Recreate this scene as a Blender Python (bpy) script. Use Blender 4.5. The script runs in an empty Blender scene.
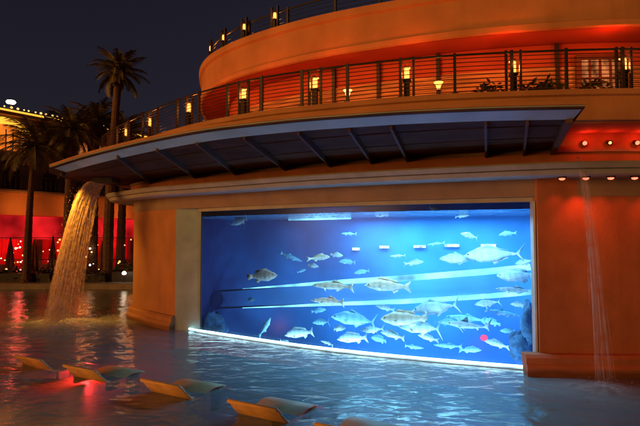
import bpy, math, random
from mathutils import Vector
random.seed(7)
R = math.radians
sc = bpy.context.scene
col = sc.collection

# ------------------------------------------------------------------ camera
CAM_H, FPX, CX, CY = 2.85, 520.0, 320.0, 213.0
PITCH = math.atan(24 / 520)
cd = bpy.data.cameras.new('camera')
cam = bpy.data.objects.new('camera', cd); col.objects.link(cam)
cam.location = (0, 0, CAM_H); cam.rotation_euler = (R(90) + PITCH, 0, 0)
cd.sensor_width = 36; cd.lens = FPX / 640 * 36; cd.clip_end = 1000
sc.camera = cam

# ------------------------------------------------------------------ sky + sun
SUN_EL, SUN_AZ = R(2), R(234)          # low and behind the camera, to the left
wd = bpy.data.worlds.new('World'); sc.world = wd; wd.use_nodes = True
nt = wd.node_tree; nt.nodes.clear()
sky = nt.nodes.new('ShaderNodeTexSky'); sky.sky_type = 'NISHITA'; sky.sun_disc = False
sky.sun_elevation = SUN_EL; sky.sun_rotation = SUN_AZ
sky.ozone_density = 3.0
hs = nt.nodes.new('ShaderNodeHueSaturation'); hs.inputs['Saturation'].default_value = 0.55
bg = nt.nodes.new('ShaderNodeBackground'); bg.inputs['Strength'].default_value = 0.021
wo = nt.nodes.new('ShaderNodeOutputWorld')
tn = nt.nodes.new('ShaderNodeMix'); tn.data_type = 'RGBA'; tn.blend_type = 'MULTIPLY'; tn.inputs[0].default_value = 1
tn.inputs[7].default_value = (1.25, 0.88, 1.12, 1)       # city glow: the night air is a little violet
nt.links.new(sky.outputs[0], hs.inputs['Color']); nt.links.new(hs.outputs[0], tn.inputs[6]); nt.links.new(tn.outputs[2], bg.inputs[0]); nt.links.new(bg.outputs[0], wo.inputs[0])
sl = bpy.data.lights.new('sun', 'SUN'); sl.energy = 2.3; sl.angle = R(30); sl.color = (1, 0.39, 0.07)
so = bpy.data.objects.new('sun', sl); col.objects.link(so)
sdir = Vector((0.81, 0.585, -0.035))
so.rotation_euler = sdir.to_track_quat('-Z', 'Y').to_euler()

sc.view_settings.view_transform = 'Standard'; sc.view_settings.look = 'None'
sc.view_settings.exposure = 0; sc.view_settings.gamma = 1; sc.view_settings.use_curve_mapping = False
sc.render.engine = 'CYCLES'
cy = sc.cycles
cy.use_denoising = True
try: cy.denoiser = 'OPENIMAGEDENOISE'
except Exception: pass
cy.max_bounces = 8; cy.transparent_max_bounces = 24; cy.diffuse_bounces = 3; cy.glossy_bounces = 4
cy.sample_clamp_indirect = 4; cy.caustics_reflective = False; cy.caustics_refractive = False

# ------------------------------------------------------------------ helpers
def at(u, v, z=None, D=None):
    """layout helper: where the sight line of a photo pixel meets a height or a distance"""
    x = (u - CX) / FPX; y = (CY - v) / FPX
    dy = math.cos(PITCH) - y * math.sin(PITCH); dz = math.sin(PITCH) + y * math.cos(PITCH)
    t = (z - CAM_H) / dz if z is not None else D / dy
    return Vector((x * t, dy * t, CAM_H + dz * t))

def hit(curve, u):
    """plan point of a curve seen at photo column u"""
    k = (u - CX) / FPX; best = None
    for a, b in zip(curve, curve[1:]):
        fa, fb = a[0] - k * a[1], b[0] - k * b[1]
        if fa * fb <= 0 and fa != fb:
            t = fa / (fa - fb); p = (a[0] + (b[0] - a[0]) * t, a[1] + (b[1] - a[1]) * t)
            if best is None or p[1] < best[1]: best = p
    return best

def spline(pts, step=0.25):
    out = []
    P = [Vector(p) for p in pts]
    P = [2 * P[0] - P[1]] + P + [2 * P[-1] - P[-2]]
    for i in range(1, len(P) - 2):
        a, b, c, d = P[i - 1:i + 3]
        n = max(2, int((c - b).length / step))
        for k in range(n):
            t = k / n
            q = 0.5 * ((2 * b) + (c - a) * t + (2 * a - 5 * b + 4 * c - d) * t * t + (3 * b - a - 3 * c + d) * t ** 3)
            out.append((q.x, q.y))
    out.append((P[-2].x, P[-2].y))
    return out

def offset(c, d):
    out = []
    for i, p in enumerate(c):
        a = c[max(0, i - 1)]; b = c[min(len(c) - 1, i + 1)]
        tx, ty = b[0] - a[0], b[1] - a[1]; l = math.hypot(tx, ty) or 1
        out.append((p[0] + ty / l * d, p[1] - tx / l * d))
    return out

def normal_at(c, p):
    i = min(range(len(c)), key=lambda k: (c[k][0] - p[0]) ** 2 + (c[k][1] - p[1]) ** 2)
    a = c[max(0, i - 1)]; b = c[min(len(c) - 1, i + 1)]
    tx, ty = b[0] - a[0], b[1] - a[1]; l = math.hypot(tx, ty)
    return Vector((ty / l, -tx / l, 0))

def cut(c, xa=None, xb=None):
    return [p for p in c if (xa is None or p[0] >= xa) and (xb is None or p[0] <= xb)]

class MB:
    def __init__(s): s.v = []; s.f = []; s.m = []; s.mi = 0
    def add(s, vs, fs):
        o = len(s.v); s.v += [tuple(x) for x in vs]
        for f in fs: s.f.append([o + i for i in f]); s.m.append(s.mi)
    def box(s, x0, x1, y0, y1, z0, z1):
        s.add([(x0,y0,z0),(x1,y0,z0),(x1,y1,z0),(x0,y1,z0),(x0,y0,z1),(x1,y0,z1),(x1,y1,z1),(x0,y1,z1)],
              [(0,3,2,1),(4,5,6,7),(0,1,5,4),(1,2,6,5),(2,3,7,6),(3,0,4,7)])
    def obox(s, c, ax, ay, az, hx, hy, hz):
        c = Vector(c); ax, ay, az = Vector(ax).normalized(), Vector(ay).normalized(), Vector(az).normalized()
        vs = [c + ax*i*hx + ay*j*hy + az*k*hz for k in (-1,1) for (i,j) in ((-1,-1),(1,-1),(1,1),(-1,1))]
        s.add(vs, [(0,3,2,1),(4,5,6,7),(0,1,5,4),(1,2,6,5),(2,3,7,6),(3,0,4,7)])
    def tube(s, pts, rad, n=8, cap=True):
        P = [Vector(p) for p in pts]; rings = []
        for i, p in enumerate(P):
            t = (P[min(i+1, len(P)-1)] - P[max(i-1, 0)]).normalized()
            a = t.cross(Vector((0,0,1)))
            if a.length < 1e-3: a = Vector((1,0,0))
            a.normalize(); b = t.cross(a)
            r = rad[i] if isinstance(rad, (list, tuple)) else rad
            rings.append([p + a*r*math.cos(2*math.pi*k/n) + b*r*math.sin(2*math.pi*k/n) for k in range(n)])
        vs = [q for r_ in rings for q in r_]
        fs = [(i*n+k, i*n+(k+1)%n, (i+1)*n+(k+1)%n, (i+1)*n+k) for i in range(len(P)-1) for k in range(n)]
        if cap: fs += [tuple(range(n))[::-1], tuple((len(P)-1)*n + k for k in range(n))]
        s.add(vs, fs)
    def lathe(s, prof, n=20, c=(0,0,0)):
        vs = [(c[0]+r*math.cos(2*math.pi*k/n), c[1]+r*math.sin(2*math.pi*k/n), c[2]+z) for r, z in prof for k in range(n)]
        s.add(vs, [(i*n+k, i*n+(k+1)%n, (i+1)*n+(k+1)%n, (i+1)*n+k) for i in range(len(prof)-1) for k in range(n)])
    def loft(s, secs):
        """secs: list of (curve, z); consecutive sections joined, in section order"""
        n = len(secs[0][0])
        vs = [(p[0], p[1], z) for c, z in secs for p in c]
        s.add(vs, [(i*n+k, i*n+k+1, (i+1)*n+k+1, (i+1)*n+k) for i in range(len(secs)-1) for k in range(n-1)])
        m = len(secs)
        s.add([(c[0][0], c[0][1], z) for c, z in secs], [tuple(range(m))])
        s.add([(c[-1][0], c[-1][1], z) for c, z in secs], [tuple(range(m))[::-1]])
    def band(s, outer, inner, z0, z1):
        s.loft([(outer, z0), (outer, z1), (inner, z1), (inner, z0), (outer, z0)])
    def prism(s, poly, z0, z1):
        n = len(poly)
        s.add([(p[0],p[1],z0) for p in poly] + [(p[0],p[1],z1) for p in poly],
              [tuple(range(n))[::-1], tuple(range(n, 2*n))] + [(i, (i+1)%n, n+(i+1)%n, n+i) for i in range(n)])
    def build(s, name, mat, parent=None, smooth=False, loc=None):
        me = bpy.data.meshes.new(name); me.from_pydata(s.v, [], s.f); me.validate(); me.update()
        mats = mat if isinstance(mat, (list, tuple)) else [mat]
        for m in mats: me.materials.append(m)
        if len(mats) > 1:
            for p, i in zip(me.polygons, s.m): p.material_index = i
        if smooth:
            for p in me.polygons: p.use_smooth = True
        o = bpy.data.objects.new(name, me); col.objects.link(o)
        if parent: o.parent = parent
        if loc: o.location = loc
        return o

def tag(o, label=None, cat=None, group=None, kind=None):
    if label: o['label'] = label
    if cat: o['category'] = cat
    if group: o['group'] = group
    if kind: o['kind'] = kind
    return o

def thing(name, label, cat, loc=(0,0,0), rz=0, group=None):
    o = bpy.data.objects.new(name, None); col.objects.link(o)
    o.location = loc; o.rotation_euler = (0,0,rz); o.empty_display_size = 0.2
    return tag(o, label, cat, group)

def kids(o): return [c for c in list(bpy.data.objects) if c.parent == o]
def copy_tree(o, parent=None):
    c = o.copy(); col.objects.link(c); c.parent = parent
    for ch in kids(o): copy_tree(ch, c)
    return c

# ------------------------------------------------------------------ materials
def mat(name, rgb, rough=0.7, var=0.18, scale=3.0, bump=0.0, bscale=40.0, metal=0.0, spec=0.3, stretch=(1,1,1), streak=0.0):
    m = bpy.data.materials.new(name); m.use_nodes = True
    t = m.node_tree; N = t.nodes; L = t.links; b = N['Principled BSDF']
    b.inputs['Roughness'].default_value = rough; b.inputs['Metallic'].default_value = metal
    b.inputs['Specular IOR Level'].default_value = spec
    tc = N.new('ShaderNodeTexCoord'); mp = N.new('ShaderNodeMapping'); mp.inputs['Scale'].default_value = stretch
    L.new(tc.outputs['Object'], mp.inputs[0])
    nz = N.new('ShaderNodeTexNoise'); nz.inputs['Scale'].default_value = scale; nz.inputs['Detail'].default_value = 6
    L.new(mp.outputs[0], nz.inputs['Vector'])
    rp = N.new('ShaderNodeValToRGB')
    rp.color_ramp.elements[0].position = 0.3; rp.color_ramp.elements[1].position = 0.7
    rp.color_ramp.elements[0].color = (*[c*(1-var) for c in rgb], 1)
    rp.color_ramp.elements[1].color = (*[min(1, c*(1+var)) for c in rgb], 1)
    L.new(nz.outputs[0], rp.inputs[0]); last = rp.outputs[0]
    if streak:      # rain and splash marks running down the face
        m3 = N.new('ShaderNodeMapping'); m3.inputs['Scale'].default_value = (1.3, 1.3, 0.13); L.new(tc.outputs['Object'], m3.inputs[0])
        n3 = N.new('ShaderNodeTexNoise'); n3.inputs['Scale'].default_value = 1.6; n3.inputs['Detail'].default_value = 7; L.new(m3.outputs[0], n3.inputs['Vector'])
        r3 = N.new('ShaderNodeValToRGB'); r3.color_ramp.elements[0].position = 0.36; r3.color_ramp.elements[1].position = 0.62
        lo = 1 - streak; r3.color_ramp.elements[0].color = (lo, lo, lo*0.95, 1); r3.color_ramp.elements[1].color = (1, 1, 1, 1); L.new(n3.outputs[0], r3.inputs[0])
        mm = N.new('ShaderNodeMix'); mm.data_type = 'RGBA'; mm.blend_type = 'MULTIPLY'; mm.inputs[0].default_value = 1
        L.new(last, mm.inputs[6]); L.new(r3.outputs[0], mm.inputs[7]); last = mm.outputs[2]
    if streak:      # damp, dirty tide mark just above the pool
        geo = N.new('ShaderNodeNewGeometry'); sz = N.new('ShaderNodeSeparateXYZ'); L.new(geo.outputs['Position'], sz.inputs[0])
        az = N.new('ShaderNodeMath'); az.operation = 'MULTIPLY_ADD'; az.inputs[1].default_value = -0.22; L.new(nz.outputs[0], az.inputs[0]); L.new(sz.outputs['Z'], az.inputs[2])
        rz_ = N.new('ShaderNodeMapRange'); rz_.inputs[1].default_value = -0.03; rz_.inputs[2].default_value = 0.06; rz_.inputs[3].default_value = 0.5; L.new(az.outputs[0], rz_.inputs[0])
        m4 = N.new('ShaderNodeMix'); m4.data_type = 'RGBA'; m4.blend_type = 'MULTIPLY'; m4.inputs[0].default_value = 1
        L.new(last, m4.inputs[6]); L.new(rz_.outputs[0], m4.inputs[7]); last = m4.outputs[2]
    L.new(last, b.inputs['Base Color'])
    if bump:
        n2 = N.new('ShaderNodeTexNoise'); n2.inputs['Scale'].default_value = bscale; n2.inputs['Detail'].default_value = 4
        L.new(mp.outputs[0], n2.inputs['Vector'])
        bp = N.new('ShaderNodeBump'); bp.inputs['Strength'].default_value = bump; bp.inputs['Distance'].default_value = 0.02
        L.new(n2.outputs[0], bp.inputs['Height']); L.new(bp.outputs[0], b.inputs['Normal'])
    return m

def glow(name, rgb, strength, vary=0.0, scale=3.0):
    m = bpy.data.materials.new(name); m.use_nodes = True
    t = m.node_tree; t.nodes.clear()
    e = t.nodes.new('ShaderNodeEmission'); o = t.nodes.new('ShaderNodeOutputMaterial')
    e.inputs[0].default_value = (*rgb, 1); e.inputs[1].default_value = strength
    if vary:
        tc = t.nodes.new('ShaderNodeTexCoord'); nz = t.nodes.new('ShaderNodeTexNoise'); nz.inputs['Scale'].default_value = scale
        mr = t.nodes.new('ShaderNodeMapRange'); mr.inputs[1].default_value = 0.3; mr.inputs[2].default_value = 0.7
        mr.inputs[3].default_value = strength*(1-vary); mr.inputs[4].default_value = strength*(1+vary)
        t.links.new(tc.outputs['Object'], nz.inputs['Vector']); t.links.new(nz.outputs[0], mr.inputs[0]); t.links.new(mr.outputs[0], e.inputs[1])
    t.links.new(e.outputs[0], o.inputs[0])
    return m

def pane_mat(name, tint=(1,1,1), gloss=1.0, bumpy=0.0, bscale=6.0, rough=0.0, extra=None, ior=1.4):
    """thin clear sheet: transparent with a Fresnel reflection"""
    m = bpy.data.materials.new(name); m.use_nodes = True
    t = m.node_tree; t.nodes.clear(); N = t.nodes; L = t.links
    tr = N.new('ShaderNodeBsdfTransparent'); tr.inputs[0].default_value = (*tint, 1)
    gl = N.new('ShaderNodeBsdfGlossy'); gl.inputs['Roughness'].default_value = rough; gl.inputs[0].default_value = (gloss,)*3 + (1,)
    fr = N.new('ShaderNodeFresnel'); fr.inputs[0].default_value = ior
    mx = N.new('ShaderNodeMixShader'); o = N.new('ShaderNodeOutputMaterial')
    if bumpy:
        tc = N.new('ShaderNodeTexCoord'); nz = N.new('ShaderNodeTexNoise'); nz.inputs['Scale'].default_value = bscale; nz.inputs['Detail'].default_value = 3
        bp = N.new('ShaderNodeBump'); bp.inputs['Strength'].default_value = 1; bp.inputs['Distance'].default_value = bumpy
        L.new(tc.outputs['Object'], nz.inputs['Vector']); L.new(nz.outputs[0], bp.inputs['Height'])
        L.new(bp.outputs[0], gl.inputs['Normal']); L.new(bp.outputs[0], fr.inputs['Normal'])
    L.new(fr.outputs[0], mx.inputs[0])
    first = tr
    if extra:
        ad = N.new('ShaderNodeMixShader'); ad.inputs[0].default_value = extra[1]
        df = N.new('ShaderNodeBsdfDiffuse'); df.inputs[0].default_value = (*extra[0], 1)
        L.new(tr.outputs[0], ad.inputs[1]); L.new(df.outputs[0], ad.inputs[2]); first = ad
    L.new(first.outputs[0], mx.inputs[1]); L.new(gl.outputs[0], mx.inputs[2]); L.new(mx.outputs[0], o.inputs[0])
    return m

M = {}
M['stucco'] = mat('stucco_terracotta', (0.43,0.205,0.09), 0.85, 0.14, 1.3, 0.35, 48, streak=0.10)
M['stucco_red'] = mat('stucco_red', (0.42,0.155,0.075), 0.85, 0.15, 1.6, 0.35, 48, streak=0.15)
M['recess'] = mat('recess_red', (0.42,0.075,0.035), 0.85, 0.18, 1.2, 0.2, 50)
M['slat'] = mat('slat_wood', (0.52,0.27,0.125), 0.6, 0.3, 1.1, 0.15, 30, stretch=(1,1,6))
M['trimwood'] = mat('dark_wood_trim', (0.11,0.04,0.025), 0.5, 0.2, 5.0)
M['header'] = mat('stucco_brown', (0.27,0.20,0.16), 0.85, 0.14, 2.0, 0.2, 55)
M['ledge'] = mat('ledge_paint', (0.34,0.34,0.31), 0.7, 0.14, 2.5, 0.12, 40)
M['jamb'] = mat('jamb_paint', (0.26,0.38,0.36), 0.7, 0.15, 2.0, 0.15, 40)
M['soffit'] = mat('canopy_panel', (0.085,0.045,0.028), 0.75, 0.3, 1.6, 0.1, 20, spec=0.05, stretch=(1,1,1))
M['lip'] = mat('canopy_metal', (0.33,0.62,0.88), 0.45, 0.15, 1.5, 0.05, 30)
M['rafter'] = mat('rafter_metal', (0.11,0.065,0.045), 0.6, 0.15, 2.0, spec=0.1)
M['dark'] = mat('dark_metal', (0.03,0.025,0.025), 0.5, 0.2, 4.0)
M['concrete'] = mat('concrete', (0.28,0.24,0.20), 0.85, 0.2, 2.0, 0.3, 30)
M['tile'] = mat('pool_tile', (0.30,0.27,0.24), 0.5, 0.3, 0.8)
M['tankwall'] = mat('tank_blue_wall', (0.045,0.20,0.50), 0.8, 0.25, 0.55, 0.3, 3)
M['tankdark'] = mat('tank_dark_wall', (0.025,0.025,0.075), 0.85, 0.35, 1.2, 0.5, 4)
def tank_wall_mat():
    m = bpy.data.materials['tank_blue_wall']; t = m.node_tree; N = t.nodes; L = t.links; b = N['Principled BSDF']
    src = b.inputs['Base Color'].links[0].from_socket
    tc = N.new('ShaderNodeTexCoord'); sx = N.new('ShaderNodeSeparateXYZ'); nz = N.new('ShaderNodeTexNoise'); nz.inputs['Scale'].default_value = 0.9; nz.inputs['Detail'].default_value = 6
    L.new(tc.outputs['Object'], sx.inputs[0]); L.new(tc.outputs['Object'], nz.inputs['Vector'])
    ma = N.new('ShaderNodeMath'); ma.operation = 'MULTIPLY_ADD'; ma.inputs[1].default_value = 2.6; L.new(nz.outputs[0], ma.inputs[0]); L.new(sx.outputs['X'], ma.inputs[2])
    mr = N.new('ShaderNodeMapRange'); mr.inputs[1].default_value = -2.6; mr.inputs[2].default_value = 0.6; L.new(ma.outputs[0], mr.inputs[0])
    mm = N.new('ShaderNodeMix'); mm.data_type = 'RGBA'; mm.inputs[6].default_value = (0.030,0.035,0.13,1)    # shade painted into the left of the wall, fading to blue
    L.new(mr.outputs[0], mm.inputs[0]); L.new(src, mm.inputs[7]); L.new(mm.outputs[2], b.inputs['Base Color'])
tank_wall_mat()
M['rock'] = mat('reef_rock', (0.06,0.13,0.24), 0.95, 0.6, 5.0, 1.0, 14)
M['flange'] = mat('tube_flange', (0.80,0.86,0.88), 0.35, 0.08, 3.0)

M['lounger'] = mat('lounger_resin', (0.50,0.28,0.13), 0.45, 0.25, 3.0, 0.1, 30)
M['lounger_top'] = mat('lounger_seat', (0.50,0.30,0.14), 0.5, 0.15, 3.0, 0.1, 30)
M['trunk'] = mat('palm_trunk', (0.15,0.085,0.055), 0.95, 0.35, 6.0, 0.8, 14, stretch=(1,1,3))
M['frond'] = mat('palm_frond', (0.17,0.14,0.06), 0.6, 0.4, 2.0)
M['deadfrond'] = mat('palm_skirt', (0.15,0.09,0.05), 0.85, 0.4, 3.0)
M['leaf'] = mat('dark_leaf', (0.03,0.045,0.02), 0.6, 0.4, 5.0)
M['hotel'] = mat('hotel_stucco', (0.26,0.17,0.10), 0.9, 0.25, 0.6, 0.2, 20)
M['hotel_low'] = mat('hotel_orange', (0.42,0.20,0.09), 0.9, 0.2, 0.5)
M['redwall'] = mat('red_wall', (0.55,0.05,0.05), 0.8, 0.35, 0.9)
M['fabric'] = mat('parasol_fabric', (0.30,0.12,0.06), 0.9, 0.2, 5.0)
M['fabric2'] = mat('parasol_dark_fabric', (0.22,0.07,0.05), 0.9, 0.3, 5.0)
M['glass'] = pane_mat('aquarium_glass', (0.60,0.86,1.0), 0.22, rough=0.22, extra=((0.5,0.7,0.9), 0.01))
M['tubeglass'] = pane_mat('tube_acrylic', (0.94,0.98,1.0), 0.45, extra=((0.5,0.75,1.0), 0.07), ior=1.09)
M['lamp_warm'] = glow('lantern_glow', (1.0,0.38,0.06), 2.9, 0.3, 9)
M['lamp_red'] = glow('red_lens', (1.0,0.12,0.06), 4.0)
M['lamp_white'] = glow('white_lens', (1.0,0.80,0.55), 14.0)
M['bulb'] = glow('bulb_glow', (1.0,0.48,0.12), 3.4)
M['pinkbulb'] = glow('pink_bulb', (1.0,0.15,0.14), 5.0)
M['led'] = glow('led_strip', (0.50,0.88,1.0), 4.6, 0.35, 2.5)
M['winlit'] = glow('lit_window', (1.0,0.28,0.08), 0.42, 0.95, 5)
M['archlit'] = glow('lit_arch', (1.0,0.22,0.02), 0.9, 0.6, 1.2)
M['archrim'] = glow('lit_rim', (1.0,0.45,0.04), 1.6)
M['awning'] = glow('backlit_awning', (1.0,0.016,0.02), 0.6, 0.7, 0.45)
M['glintglow'] = glow('highlight_glow', (0.45,0.84,1.0), 2.2, 0.75, 1.1)
M['dashglow'] = glow('reflection_glow', (1.0,0.80,0.72), 2.4, 0.5, 6)
M['tankred'] = glow('tank_red_glow', (1.0,0.04,0.09), 5.0)

def water_mat():
    m = bpy.data.materials.new('pool_water'); m.use_nodes = True
    t = m.node_tree; t.nodes.clear(); N = t.nodes; L = t.links
    tc = N.new('ShaderNodeTexCoord')
    def noise(scale, detail, sx, sy, rz):
        mp = N.new('ShaderNodeMapping'); mp.inputs['Scale'].default_value = (sx, sy, 1); mp.inputs['Rotation'].default_value = (0,0,rz)
        nz = N.new('ShaderNodeTexNoise'); nz.inputs['Scale'].default_value = scale; nz.inputs['Detail'].default_value = detail
        nz.inputs['Distortion'].default_value = 0.6
        L.new(tc.outputs['Object'], mp.inputs[0]); L.new(mp.outputs[0], nz.inputs['Vector']); return nz
    a = noise(1.3, 2, 1, 1.5, 0.3); b = noise(5.5, 3, 0.8, 1.4, -0.4)
    b1 = N.new('ShaderNodeBump'); b1.inputs['Strength'].default_value = 1; b1.inputs['Distance'].default_value = 0.06
    b2 = N.new('ShaderNodeBump'); b2.inputs['Strength'].default_value = 1; b2.inputs['Distance'].default_value = 0.012
    L.new(a.outputs[0], b1.inputs['Height']); L.new(b.outputs[0], b2.inputs['Height']); L.new(b1.outputs[0], b2.inputs['Normal'])
    tr = N.new('ShaderNodeBsdfTransparent'); tr.inputs[0].default_value = (0.62,0.72,0.72,1)
    df = N.new('ShaderNodeBsdfDiffuse'); df.inputs[0].default_value = (0.22,0.36,0.38,1)
    m0 = N.new('ShaderNodeMixShader'); m0.inputs[0].default_value = 0.5
    gl = N.new('ShaderNodeBsdfGlossy'); gl.inputs['Roughness'].default_value = 0.17
    fr = N.new('ShaderNodeFresnel'); fr.inputs[0].default_value = 1.36
    mx = N.new('ShaderNodeMixShader'); o = N.new('ShaderNodeOutputMaterial')
    L.new(b2.outputs[0], gl.inputs['Normal']); L.new(b2.outputs[0], fr.inputs['Normal'])
    L.new(tr.outputs[0], m0.inputs[1]); L.new(df.outputs[0], m0.inputs[2])
    L.new(fr.outputs[0], mx.inputs[0]); L.new(m0.outputs[0], mx.inputs[1]); L.new(gl.outputs[0], mx.inputs[2]); L.new(mx.outputs[0], o.inputs[0])
    return m
M['water'] = water_mat()

def spray_mat(name, rgb, dens, radial=None, nscale=8):
    """falling or foaming water: translucent white scatter broken by noise"""
    m = bpy.data.materials.new(name); m.use_nodes = True
    t = m.node_tree; t.nodes.clear(); N = t.nodes; L = t.links
    tr = N.new('ShaderNodeBsdfTransparent'); df = N.new('ShaderNodeBsdfDiffuse'); df.inputs[0].default_value = (*rgb, 1)
    tl = N.new('ShaderNodeBsdfTranslucent'); tl.inputs[0].default_value = (*rgb, 1)
    ml = N.new('ShaderNodeMixShader'); ml.inputs[0].default_value = 0.45
    L.new(df.outputs[0], ml.inputs[1]); L.new(tl.outputs[0], ml.inputs[2])
    mx = N.new('ShaderNodeMixShader'); o = N.new('ShaderNodeOutputMaterial')
    tc = N.new('ShaderNodeTexCoord'); nz = N.new('ShaderNodeTexNoise'); nz.inputs['Scale'].default_value = nscale; nz.inputs['Detail'].default_value = 5
    L.new(tc.outputs['Object'], nz.inputs['Vector'])
    mr = N.new('ShaderNodeMapRange'); mr.inputs[1].default_value = 0.35; mr.inputs[2].default_value = 0.7; mr.inputs[3].default_value = dens*0.25; mr.inputs[4].default_value = dens
    L.new(nz.outputs[0], mr.inputs[0]); last = mr.outputs[0]
    if radial:
        ln = N.new('ShaderNodeVectorMath'); ln.operation = 'LENGTH'; L.new(tc.outputs['Object'], ln.inputs[0])
        r2 = N.new('ShaderNodeMapRange'); r2.inputs[1].default_value = radial*0.15; r2.inputs[2].default_value = radial; r2.inputs[3].default_value = 1; r2.inputs[4].default_value = 0
        L.new(ln.outputs['Value'], r2.inputs[0])
        mu = N.new('ShaderNodeMath'); mu.operation = 'MULTIPLY'; L.new(last, mu.inputs[0]); L.new(r2.outputs[0], mu.inputs[1]); last = mu.outputs[0]
    L.new(last, mx.inputs[0]); L.new(tr.outputs[0], mx.inputs[1]); L.new(ml.outputs[0], mx.inputs[2]); L.new(mx.outputs[0], o.inputs[0])
    return m

def light(name, kind, loc, color, watts, parent=None, size=0.1, aim=None, spot=None, blend=0.6):
    l = bpy.data.lights.new(name, kind); l.color = color; l.energy = watts
    if kind == 'AREA': l.size = size
    else: l.shadow_soft_size = size
    if spot: l.spot_size = spot; l.spot_blend = blend
    o = bpy.data.objects.new(name, l); col.objects.link(o); o.location = loc
    if aim is not None: o.rotation_euler = Vector(aim).to_track_quat('-Z', 'Y').to_euler()
    if parent: o.parent = parent
    return o

# ------------------------------------------------------------------ plan curves (left to right, metres)
WALL_L = spline([(-5.6,30),(-6.6,22.5),(-6.75,19.6),(-6.55,18.35),(-5.64,17.33),(-4.9,16.55),(-4.47,16.15)])
GLASS = spline([(-3.62,15.90),(-1.96,14.74),(-0.26,13.62),(1.3,12.78),(2.76,12.14),(4.68,11.42)], 0.2)
def extend(c, d):
    a, b = Vector(c[0]), Vector(c[1]); y, z = Vector(c[-2]), Vector(c[-1])
    p, q = a-(b-a).normalized()*d, z+(z-y).normalized()*d
    return [(p.x,p.y)] + list(c) + [(q.x,q.y)]
GLASSX = extend(GLASS, 4)
WALL_R = spline([(4.62,11.04),(5.45,11.0),(6.66,10.97),(9,11.2),(12,12.4),(15,15)])
FACE = spline([(-5.6,30),(-6.6,22.5),(-6.75,19.6),(-6.55,18.35),(-5.64,17.33),(-4.47,16.15),(-3.55,15.55),(-1.9,14.48),(-0.26,13.38),(1.3,12.55),(2.76,11.9),(4.62,11.2),(5.45,11.02),(6.66,10.97),(9,11.2),(12,12.4),(15,15)])
CAN_OUT = spline([(-7.33,14.04),(-5.75,12.35),(-4.35,11.0),(-3.15,9.95),(-2.12,9.17),(-1.18,8.66),(-0.32,8.28),(0.47,8.02),(1.21,7.80),(1.93,7.65),(2.63,7.54),(3.83,7.44)])
DECK = spline([(-8.6,30),(-8.7,22),(-8.1,19),(-6.8,16.9),(-4.8,14.5),(-3.95,13.55),(-2.85,12.5),(-1.57,11.58),(-0.42,11.0),(1.6,10.25),(3.47,9.86),(6.0,9.65),(8.5,9.9),(11.5,11.2),(15,14)])
DRUM = spline([(-3.5,30),(-4.2,21),(-4.1,18),(-3.55,15.5),(-2.41,13.78),(-0.48,12.28),(1.75,11.2),(3.71,10.55),(6.35,10.15),(9,10.4),(12,11.8),(15,14.5)])

# ------------------------------------------------------------------ setting: water, pool floor, terrace
w = MB()
outline = [(-70,-14),(70,-14),(70,15),(15,15)] + WALL_R[::-1] + GLASS[::-1] + WALL_L[::-1] + [(-5.6,30),(-70,30)]
w.add([(x,y,0) for x,y in outline], [tuple(range(len(outline)))])
tag(w.build('water', M['water']), kind='structure')
g = MB(); g.add([(x,y,-0.55) for x,y in outline], [tuple(range(len(outline)))]); tag(g.build('pool_floor', M['tile']), kind='structure')
g = MB(); g.box(-160,120,30,300,-1.0,0.22); tag(g.build('terrace', M['concrete']), kind='structure')
g = MB(); g.box(-70,-5.75,28.4,29.0,-1.0,0.30); g.box(-70,-5.75,29.0,30.0,-1.0,0.26); tag(g.build('pool_edge', M['concrete']), kind='structure')

# ------------------------------------------------------------------ the round building
B = thing('round_building', 'terracotta building in curved tiers with a dark canopy over the aquarium window', 'building')
p = MB(); p.band(WALL_L, offset(WALL_L,-0.35), -1.0, 4.095); p.build('wall', M['stucco'], B)
p = MB(); p.band(WALL_R, offset(WALL_R,-0.35), -1.0, 4.095)
wr = p.build('wall', M['stucco_red'], B); wr['label'] = 'red washed wall right of the aquarium window'
for crv, m_ in ((WALL_L, 'stucco'), (WALL_R, 'stucco_red')):
    c2 = crv if crv is WALL_L else spline([(4.25,10.86),(5.45,10.78),(6.66,10.75),(9,10.98),(12,12.2),(15,14.8)])
    a = offset(c2, 0.10 if crv is WALL_L else 0.0)
    p = MB()
    o1, o2, o3 = offset(a,0.10), offset(a,0.03), offset(a,-0.3)
    p.loft([(o1,-1),(o1,0.16),(offset(a,0.06),0.22),(o2,0.24),(o2,0.36),(offset(a,-0.03),0.42),(o3,0.42)])
    p.build('plinth', M[m_], B)
# jamb beside the window: a slanted reveal
p = MB(); p.prism([(-4.47,16.14),(-3.60,15.93),(-3.72,16.02),(-4.35,16.5)], -1.0, 3.72); p.build('jamb', M['jamb'], B)
p = MB(); p.prism([(4.60,11.02),(4.69,11.40),(4.69,11.8),(4.9,11.8),(4.9,11.03)], -1.0, 3.72)
# header wall over the window and up to the canopy
HEAD = [q for q in FACE]
p = MB(); p.band(offset(HEAD,0.02), offset(HEAD,-0.4), 3.72, 4.12); p.build('header', M['header'], B)
p = MB(); p.band(offset(HEAD,0.12), offset(HEAD,-0.4), 4.32, 5.02); p.build('upper_wall', M['stucco_red'], B)
# cornice ledge in two slanted tiers
LG = FACE
p = MB()
p.loft([(offset(LG,-0.1),4.10),(offset(LG,0.72),4.075),(offset(LG,0.80),4.095),(offset(LG,0.86),4.18),(offset(LG,0.84),4.195)]); p.build('ledge', M['ledge'], B)
p = MB()
p.loft([(offset(LG,0.80),4.198),(offset(LG,0.88),4.21),(offset(LG,0.95),4.30),(offset(LG,0.93),4.335),(offset(LG,0.05),4.35)]); p.build('ledge', M['ledge'], B)
p = MB(); p.band(offset(HEAD,0.17), offset(HEAD,0.0), 4.64, 4.69); p.build('trim', M['header'], B)
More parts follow.
